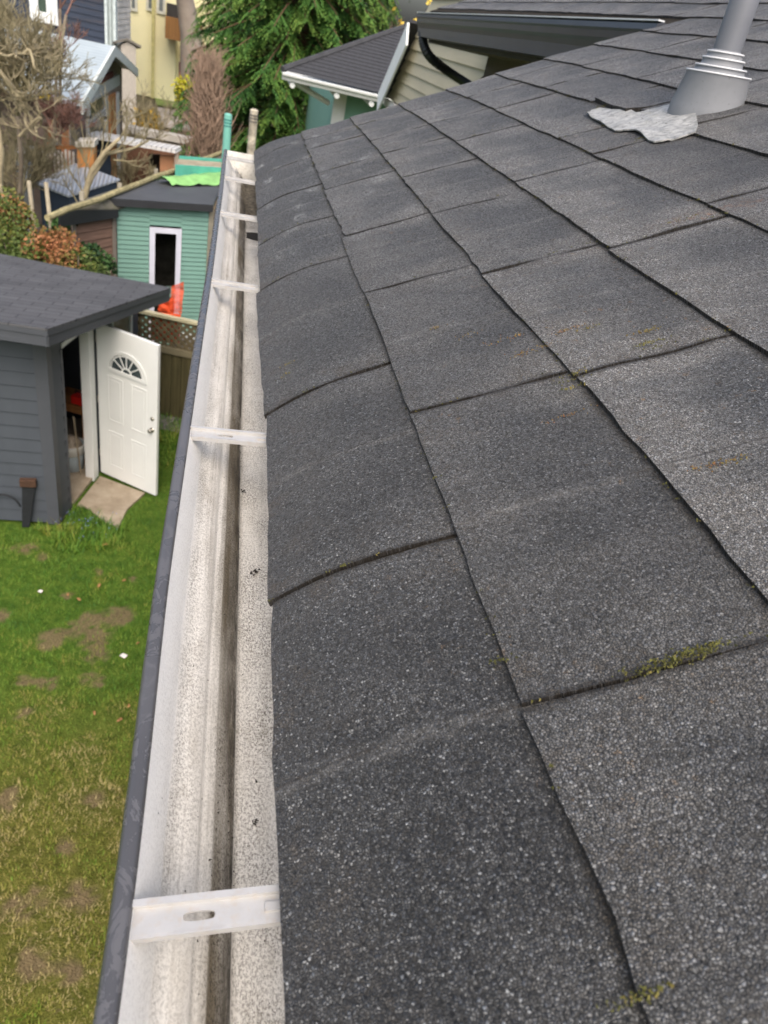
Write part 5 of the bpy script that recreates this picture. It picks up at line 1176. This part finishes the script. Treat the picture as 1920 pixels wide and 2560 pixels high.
bush('yellow_bush', 'small bright yellow flowering bush beside the path to the yellow house', [(Qb(465, 226, 36), .55, 300, lambda p: .6), (Qb(470, 238, 36), .5, 150, lambda p: .1)], leafmat('yellow_flower', [(0, (.05, .10, .02)), (.4, (.35, .35, .03)), (1, (.75, .65, .04))]), .16, 6)
bush('yellow_bush', 'ochre yellow shrub beside the pale patio', [(Qb(372, 305, 26), .42, 260, lambda p: .4)], leafmat('ochre_leaf', [(0, (.10, .10, .03)), (.4, (.42, .27, .03)), (1, (.62, .42, .05))]), .13, 7)
# two pale stakes
for i, (xa, ya, xb, yb, lab) in enumerate([(72, 452, 90, 610, 'pale wooden stake, the left of two rising from the orange bush'), (115, 455, 126, 560, 'pale wooden stake, the right of two rising from the orange bush')]):
    p0_, p1_ = aty(xb, yb, 11.6), aty(xa, ya, 11.7); d = (p1_ - p0_).normalized(); foot = p0_ - d * (p0_.z / d.z); b = MB(); b.tube([foot, p1_], [.035, .03], 7); tag(b.obj('stake', plain('stake_wood', (.42, .37, .27), .85, .2), None, origin=foot), lab, 'stake')
# ================================================================== FAR YARDS AND HOUSES
CB = lambda nm, c_, **k: plain(nm, c_, **k)
# metal roofed shed
ms = thing('metal_roof_shed', 'low navy shed under a pale corrugated metal roof', 'shed', (aty(180, 500, 13.6).x, 13.6, 0))
zz = 2.05; ra_, rb2, rc_, rd_ = atz(172, 494, zz), atz(92, 462, zz + .05), atz(190, 412, zz + .35), atz(300, 452, zz + .35)
g = G('corrugated_metal', .4, .5, .3); co = g.coord(); wv = g.n('TexWave'); g.lk(co, wv.inputs[0]); wv.inputs['Scale'].default_value = 4.5; wv.inputs['Distortion'].default_value = .2; g.col(g.mix(wv.outputs['Fac'], (.30, .34, .40), (.46, .50, .54))); g.bump(wv.outputs['Fac'], .5, .02)
b = MB(); b.prism([ra_, rb2, rc_, rd_], (0, 0, .03)); b.obj('roof', g.m, ms); NV = CB('navy_wall', (.022, .035, .055))
b = MB(); i_ = .97; cen_ = (ra_ + rb2 + rc_ + rd_) / 4; W4 = [cen_ + (p - cen_) * .93 for p in (ra_, rb2, rc_, rd_)]; 
for a_, c_ in zip(W4, W4[1:] + W4[:1]): b.add([(a_.x, a_.y, 0), (c_.x, c_.y, 0), (c_.x, c_.y, c_.z - .005), (a_.x, a_.y, a_.z - .005)], [(0, 1, 2, 3)])
b.obj('wall', NV, ms)
# open carport with white ribbed roof edge
cp = thing('open_lean_to', 'rust brown open lean-to with a white ribbed roof edge', 'lean-to', (aty(330, 440, 16.8).x, 16.8, 0)); Yc = 16.8
a_, c_ = aty(216, 344, Yc), aty(441, 384, Yc); b = MB(); nr = 18
for k_ in range(nr):
    p = a_.lerp(c_, k_ / nr); q = a_.lerp(c_, (k_ + .75) / nr); h_ = Vector((0, 0, .07)); bkv = Vector((.05, .9, -.06))
    b.add([p, q, q + h_, p + h_, p + bkv, q + bkv, q + bkv + h_, p + bkv + h_], [(0, 1, 2, 3), (3, 2, 6, 7), (1, 5, 6, 2), (4, 0, 3, 7), (5, 4, 7, 6), (4, 5, 1, 0)])
b.prism([a_ + Vector((0, .012, .001)), c_ + Vector((0, .012, .001)), c_ + Vector((.05, .89, -.059)), a_ + Vector((.05, .89, -.059))], (0, 0, .02)); b.obj('roof', CB('white_ribs', (.62, .62, .61), rough=.5, var=.15), cp)
RW = CB('rust_boards', (.24, .10, .045), var=.35, sc_=2.5, stretch=(3, 1, .4)); DB = CB('dark_inside', (.03, .022, .018))
b = MB(); b.box((a_.x + .55, Yc + 1.5, 0), (c_.x - .05, Yc + 1.54, a_.z - .2)); b.obj('back_wall', CB('brown_boards', (.15, .075, .045), var=.4, sc_=1.6), cp)
def slabY(b, x0, x1, y0, y1, Yd, th=.04, zfloor=False):
    A_, B_ = aty(x0, y0, Yd), aty(x1, y0, Yd); C_, D_ = aty(x1, y1, Yd), aty(x0, y1, Yd)
    P4 = [A_, B_, C_, D_]
    if zfloor: P4[2] = Vector((C_.x, Yd, 0)); P4[3] = Vector((D_.x, Yd, 0))
    b.prism(P4, (0, th, 0))
b = MB(); slabY(b, 400, 438, 390, 440, Yc + .2, .1, True); b.obj('end_wall', CB('cedar_boards', (.38, .19, .10), var=.2, sc_=2), cp)
b = MB(); slabY(b, 436, 446, 386, 440, Yc + .1, .08, True); b.obj('post', CB('pale_post', (.36, .30, .24)), cp)
b = MB(); slabY(b, 372, 400, 386, 440, Yc + .9, .05, True); b.obj('dark_doorway', DB, cp)
b = MB(); slabY(b, 236, 276, 352, 440, Yc + .35, .05, True); b.obj('side_wall', NV, cp)
# planked boxes left of it
b = MB(); slabY(b, 192, 234, 366, 430, 14.2, .3, True); pb_ = b.obj('plywood_box', CB('orange_plywood', (.50, .22, .07), var=.2, sc_=2), None); tag(pb_, 'orange plywood box with a white lid between the blue gable house and the lean-to', 'box')
b = MB(); slabY(b, 188, 236, 353, 368, 14.15, .4); b.obj('lid', CB('white_lid', (.62, .58, .50), var=.15), pb_)
pf = thing('picket_fence', 'white and rust picket fence in front of the timber house', 'fence', (aty(150, 430, 14.4).x, 14.4, 0)); PKW = CB('picket_white', (.50, .46, .42), var=.3)
for k_ in range(9):
    b = MB(); x = 104 + k_ * 9.5; slabY(b, x, x + 5.5, 374 + (k_ % 3) * 3, 436, 14.4, .03, True); b.obj('picket', PKW, pf)
b = MB(); slabY(b, 96, 190, 365, 373, 14.44, .05); b.obj('rail', CB('rust_rail', (.32, .14, .05)), pf)
b = MB(); slabY(b, 38, 68, 380, 520, 14.0, .3, True); wt = b.obj('grey_tank', CB('tank_grey', (.33, .36, .38), var=.1), None); tag(wt, 'upright pale blue grey box tank among the bare twigs', 'tank')
b = MB(); slabY(b, 36, 72, 374, 386, 13.95, .4); b.obj('lid', CB('tank_lid', (.55, .57, .6)), wt)
lt_ = thing('trellis', 'narrow brown ladder-like trellis left of the grey tank', 'trellis', (aty(45, 520, 13.6).x, 13.6, 0))
for k_ in range(11):
    b = MB(); slabY(b, 33, 50, 415 + k_ * 8, 418.5 + k_ * 8, 13.6, .03); b.obj('rung', CB('rung_wood', (.17, .12, .08)), lt_)
b = MB(); slabY(b, 30, 34, 405, 520, 13.63, .03, True); slabY(b, 49, 53, 405, 520, 13.63, .03, True); b.obj('rail', CB('trellis_rail', (.20, .15, .1)), lt_)
# timber house: its blue metal roof slope faces us, its gable end faces right
Y0T = 15.0; lT = aty(199, 266, Y0T); wT = Y0T * .52; pk0 = hit(286, 122, (lT.x, 0, 0), Vector((1, 0, 0)))
pkT = Vector((lT.x, Y0T + wT / 2, pk0.z)); rT = lT + Vector((0, wT, 0)); th_ = thing('timber_house', 'rust and grey timber house with a pale blue metal gable roof', 'house', (lT.x, Y0T, 0)); xg = lT.x - .32
g = G('seam_metal', .45, .5, .1); co = g.coord(); wv = g.n('TexWave'); wv.bands_direction = 'Y'; g.lk(co, wv.inputs[0]); wv.inputs['Scale'].default_value = 1.6; wv.inputs['Distortion'].default_value = .6; k = g.mix(wv.outputs['Fac'], (.36, .42, .44), (.44, .50, .51)); k = g.mix(g.ramp(g.noise(co, .9, 5.0), [(.4, 0.0), (.7, .6)]), k, (.56, .62, .62)); g.col(k)
bk_ = Vector((-6.0, 0, 0)); b = MB(); b.prism([pkT, lT, lT + bk_, pkT + bk_], (0, 0, .06)); b.prism([pkT + Vector((0, .001, 0)), rT, rT + bk_, pkT + bk_ + Vector((0, .001, 0))], (0, 0, .06)); b.obj('roof', g.m, th_)
b = MB()
for q in (lT, rT): b.prism([pkT + Vector((.004, 0, .07)), q + Vector((.004, 0, .07)), q + Vector((.004, 0, -.12)), pkT + Vector((.004, 0, -.12))], (.05, 0, 0))
b.obj('barge_board', CB('barge_pale', (.60, .64, .60)), th_)
b = MB(); b.prism([Vector((xg, Y0T + .3, 0)), Vector((xg, Y0T + wT - .3, 0)), Vector((xg, Y0T + wT - .3, lT.z + .1)), Vector((xg, pkT.y, pkT.z - .1)), Vector((xg, Y0T + .3, lT.z + .1))], (-5.4, 0, 0)); b.obj('wall', CB('weathered_wall', (.24, .19, .16), var=.35, sc_=1.5), th_)
def gq(b, x0, x1, y0, y1, off, th=.04, zfloor=False):
    n_ = Vector((1, 0, 0)); P0 = (xg + off, 0, 0); ym = (y0 + y1) / 2; xm = (x0 + x1) / 2
    Ya, Yb = hit(x0, ym, P0, n_).y, hit(x1, ym, P0, n_).y; za, zb_ = hit(xm, y1, P0, n_).z, hit(xm, y0, P0, n_).z
    b.box((xg + off, Ya, 0 if zfloor else za), (xg + off - th, Yb, zb_))
b = MB(); gq(b, 226, 300, 206, 236, .04); b.obj('gable_band', CB('pale_siding', (.52, .54, .50), stretch=(1, 1, 8)), th_)
b = MB(); gq(b, 254, 284, 186, 201, .045); b.obj('gable_vent', CB('dark_red', (.12, .03, .025)), th_)
b = MB(); b.box((xg + .07, Y0T + .22, 0), (xg - .12, Y0T + .42, lT.z)); b.obj('post', CB('rust_post', (.46, .21, .10), var=.2), th_)
b = MB(); gq(b, 276, 291, 236, 345, .06, .05, True); b.obj('post', CB('orange_post', (.46, .21, .08), var=.2), th_)
b = MB(); gq(b, 291.5, 299, 232, 345, .07, .05, True); b.obj('trim', CB('pale_trim', (.62, .62, .60)), th_)
for (x0, x1, y0, y1) in [(226, 266, 244, 286), (224, 266, 302, 340)]:
    b = MB(); gq(b, x0, x1, y0, y1, .02, .015); wn = b.obj('window', CB('glass_olive', (.05, .055, .045), rough=.2), th_)
    b = MB(); gq(b, x0 - 5, x0, y0 - 3, y1 + 4, .06); gq(b, x1, x1 + 5, y0 - 3, y1 + 4, .06); gq(b, x0 + .3, x1 - .3, y0 - 5, y0, .055); gq(b, x0 + .3, x1 - .3, y1, y1 + 5, .055); b.obj('frame', CB('frame_white', (.5, .5, .47)), wn)
YT = Y0T + .25
b = MB(); slabY(b, 118, 136, 300, 372, YT, .04); b.obj('panel', CB('rust_panel', (.36, .14, .06), var=.3), th_)
b = MB(); slabY(b, 137, 176, 292, 372, YT, .04); b.obj('panel', CB('grey_panel', (.42, .40, .38), var=.35, sc_=2), th_)
# navy clapboard house
YN = 34.0; nh = thing('navy_house', 'tall navy clapboard house with pale grey corner boards', 'house', (aty(200, 100, YN).x, YN, 0))
x0_, x1_ = aty(60, 60, YN).x - 6, aty(262, 60, YN).x; b = MB(); b.laps((x0_, YN), (x1_, YN), 0, 11, .22, (0, -1, 0), .03); b.obj('wall', CB('navy_boards', (.030, .042, .068), var=.3, sc_=.5, stretch=(.4, 1, 3), dirt=(.075, .06, .055)), nh)
GC = CB('grey_green_corner', (.34, .39, .39), var=.15, sc_=3); b = MB(); x2_ = aty(290, 60, YN).x; b.box((x1_ + .0, YN - .05, 0), (x1_ + .10, YN + .4, 11)); b.box((x1_ + .22, YN - .02, 0), (x2_ - .22, YN + .2, 11)); b.box((x2_ - .1, YN - .05, 0), (x2_, YN + .4, 11)); b.obj('corner_board', CB('corner_white', (.52, .60, .60)), nh)
b = MB(); b.box((x1_ + .1, YN + .05, 0), (x2_ - .1, YN + .3, 11)); b.obj('side_bay', GC, nh)
b = MB(); b.prism([(x0_ - .4, YN - .5, 11), (x2_ + .1, YN - .5, 11), (x2_ + .1, YN + 4.1, 11), (x0_ - .4, YN + 4.1, 11)], (0, 0, .2)); b.obj('roof', CB('dark_roof', (.05, .05, .05)), nh)
b = MB(); b.laps((x2_ + .001, YN + .42), (x2_ + .001, YN + 4), 0, 11, .2, (1, 0, 0), .03); b.prism([(x0_, YN + 4, 0), (x2_, YN + 4, 0), (x2_, YN + 4.05, 0), (x0_, YN + 4.05, 0)], (0, 0, 11)); b.obj('side_wall', CB('white_clapboard', (.60, .58, .54), stretch=(1, 1, 3), var=.2, sc_=1), nh)
wa, wb = aty(98, 30, YN).x, aty(118, 30, YN).x; wz0 = aty(110, 30, YN).z
b = MB(); b.box((wa, YN - .05, wz0), (wb, YN - .035, wz0 + 1.6)); wn = b.obj('window', CB('glass_green', (.06, .09, .07), rough=.15), nh); b = MB(); tw2 = .30
for (a0, a1, z0, z1) in [(wa - tw2, wa, wz0 - .34, wz0 + 1.9), (wb, wb + tw2 * 1.3, wz0 - .34, wz0 + 1.9), (wa, wb, wz0 - .34, wz0), (wa, wb, wz0 + 1.6, wz0 + 1.9)]: b.box((a0, YN - .12, z0), (a1, YN - .035, z1))
b.obj('frame', CB('frame_bright', (.74, .78, .78)), wn)
ht = thing('garden_hut', 'small pale grey gabled hut in front of the yellow house', 'hut', (aty(320, 150, 33).x, 33, 0)); hp, hl_, hr_ = aty(318, 103, 33), aty(296, 111, 33), aty(347, 120, 33)
b = MB(); b.prism([Vector((hl_.x + .1, 33, 0)), Vector((hr_.x - .1, 33, 0)), hr_ + Vector((-.1, 0, 0)), hp, hl_ + Vector((.1, 0, 0))], (-.3, 1.1, -.12)); b.obj('wall', CB('hut_grey', (.42, .39, .34), var=.2, stretch=(5, 1, 1)), ht)
b = MB(); b.prism([hl_ + Vector((-.1, -.1, .02)), hp + Vector((0, -.1, .03)), hp + Vector((-.3, 1.2, -.12)), hl_ + Vector((-.4, 1.2, -.12))], (0, 0, .08)); b.prism([hp + Vector((.001, -.1, .03)), hr_ + Vector((.1, -.1, .02)), hr_ + Vector((-.2, 1.2, -.12)), hp + Vector((-.3, 1.2, -.12))], (0, 0, .08)); b.obj('roof', CB('hut_roof', (.16, .15, .13)), ht)
# yellow house
YY = 46.0; yh = thing('yellow_house', 'pale yellow stucco house with a brown wooden balcony', 'house', (aty(400, 100, YY).x, YY, 0)); YM = CB('yellow_stucco', (.80, .75, .46), var=.04, sc_=.6); ya0, ya1 = aty(305, 90, YY).x, aty(440, 90, YY).x; yb1 = aty(600, 90, YY + 1).x
b = MB(); ym = aty(380, 90, YY).x; b.box((ya0, YY + .3, 0), (ym, YY + 9, 10)); b.box((ym + .001, YY, 0), (ya1, YY + 9.1, 10.02)); b.box((ya1 + .001, YY + 1.2, 0), (yb1, YY + 9.05, 9.9)); b.obj('wall', YM, yh)
b = MB(); b.prism([(ya0 - .5, YY - .6, 10.1), (yb1, YY - .6, 10.1), (yb1, YY + 10, 10.1), (ya0 - .5, YY + 10, 10.1)], (0, 0, .25)); b.obj('roof', CB('yh_roof', (.12, .10, .09)), yh)
for (x0, x1, y1, Yo) in [(328, 336, 20, .3), (370, 379, 20, .3), (398, 408, 27, 0)]:
    b = MB(); a_ = aty(x0, 10, YY).x; c_ = aty(x1, 10, YY).x; z0 = aty(x0, y1, YY).z; b.box((a_, YY + Yo - .04, z0), (c_, YY + Yo - .01, z0 + 1.5)); wn = b.obj('window', CB('glass_grey', (.16, .18, .18), rough=.2), yh)
    b = MB(); b.box((a_ - .12, YY + Yo - .08, z0 - .12), (c_ + .12, YY + Yo - .045, z0)); b.box((a_ - .12, YY + Yo - .08, z0 + .001), (a_, YY + Yo - .011, z0 + 1.55)); b.box((c_, YY + Yo - .08, z0 + .001), (c_ + .12, YY + Yo - .011, z0 + 1.55)); b.obj('frame', CB('frame_cream', (.6, .6, .5)), wn)
b = MB(); a_ = aty(379, 60, YY - .1).x; b.box((a_, YY - .12, 0), (a_ + .16, YY - .005, 9.9)); b.obj('downpipe', CB('mustard_pipe', (.50, .46, .20)), yh)
ba, bb_, bc2 = aty(413, 45, YY - 1.3), aty(462, 104, YY - 1.3), aty(432, 100, YY - 1.3)
b = MB(); zt2, zb2 = aty(437, 45, YY - 1.3).z, aty(437, 101, YY - 1.3).z
b.box((ba.x + .8, YY - 1.3, zb2), (bb_.x + .8, YY - 1.22, zt2)); b.box((ba.x + .0, YY - 1.22, zb2), (ba.x + .8, YY + 0 - .001, zt2)); b.box((ba.x + .81, YY - 1.219, zb2), (bb_.x + .8, YY + 1.19, zb2 + .1)); bal = b.obj('balcony', CB('balcony_wood', (.27, .135, .045), var=.25, stretch=(6, 6, .3), sc_=1), yh)
b = MB(); b.box((ba.x + .9, YY - 1.1, zb2 - .6), (bb_.x + .2, YY + 1.0, zb2 - .01)); b.box((ba.x + 1.2, YY - 1.0, 0), (ba.x + 1.4, YY - .8, zb2 - .61)); b.obj('support', CB('black_beam', (.02, .018, .018)), bal)
b = MB(); b.box((ba.x + .02, YY - .9, zt2 + .001), (ba.x + .75, YY - .3, zt2 + .55)); b.obj('planter', CB('black_planter', (.04, .038, .035)), bal)
b = MB(); slabY(b, 447, 466, 155, 190, 44, .1); rdd = b.obj('cellar_door', CB('maroon', (.13, .055, .045)), yh)
b = MB(); a_ = aty(448, 182, 42); c_ = aty(470, 200, 42); b.box((a_.x, 42, 0), (c_.x, 43, a_.z)); tag(b.obj('brick_planter', CB('brick', (.42, .17, .09), var=.2), None, origin=(a_.x, 42, 0)), 'orange brick planter at the foot of the grey trunk', 'planter')
# patio, wall, lawn strip
def flat(name, pts_, z, m): b = MB(); b.prism([atz(x, y, z) for x, y in pts_], (0, 0, -.05)); tag(b.obj(name, m, None), kind='structure')
flat('patio', [(395, 268), (484, 282), (486, 330), (392, 312)], .05, CB('patio_stone', (.36, .32, .28), var=.3, sc_=.8))
flat('far_lawn', [(385, 238), (484, 252), (484, 272), (392, 262)], .04, CB('far_grass', (.14, .19, .045), var=.2, sc_=.7))
lw_ = thing('low_wall', 'low pale block wall at the edge of the patio', 'wall', (aty(400, 340, 24).x, 24, 0)); b = MB(); A_, B_ = aty(325, 322, 24.0), aty(478, 352, 24.0); 
b.prism([Vector((A_.x, 24, 0)), Vector((B_.x, 24, 0)), B_ + Vector((0, 0, -.12)), A_ + Vector((0, 0, -.12))], (0, .3, 0)); b.obj('block_course', CB('grey_block', (.24, .21, .17), var=.3, sc_=1), lw_); b = MB(); b.prism([A_ + Vector((-.05, -.05, -.119)), B_ + Vector((.05, -.05, -.119)), B_ + Vector((.05, -.05, .06)), A_ + Vector((-.05, -.05, .06))], (0, .42, 0)); b.obj('coping', CB('white_coping', (.60, .57, .52), var=.2, sc_=2), lw_)
# scrub: loose brown undergrowth in the far yards
b = MB(); rr = random.Random(77)
for _ in range(5200):
    Y = rr.uniform(14.5, 34); px = rr.uniform(-60, 620); X = aty(px, 300, Y).x; 
    if 380 < px < 490 and Y > 22: continue
    h_ = rr.uniform(.15, .55); p = Vector((X, Y, 0)); a = Vector((rr.uniform(-.5, .5), rr.uniform(-.3, .3), 1)) * h_; s = Vector((.012, 0, 0)) * (Y / 20)
    b.add([p - s, p + s, p + a], [(0, 1, 2)]); b.tone += [rr.random()] * 3
tag(b.obj('undergrowth', leafmat('scrub', [(0, (.08, .055, .03)), (.5, (.19, .14, .08)), (.85, (.12, .13, .04)), (1, (.16, .2, .05))]), None), 'dry brown undergrowth between the far yards', 'undergrowth', kind='stuff')
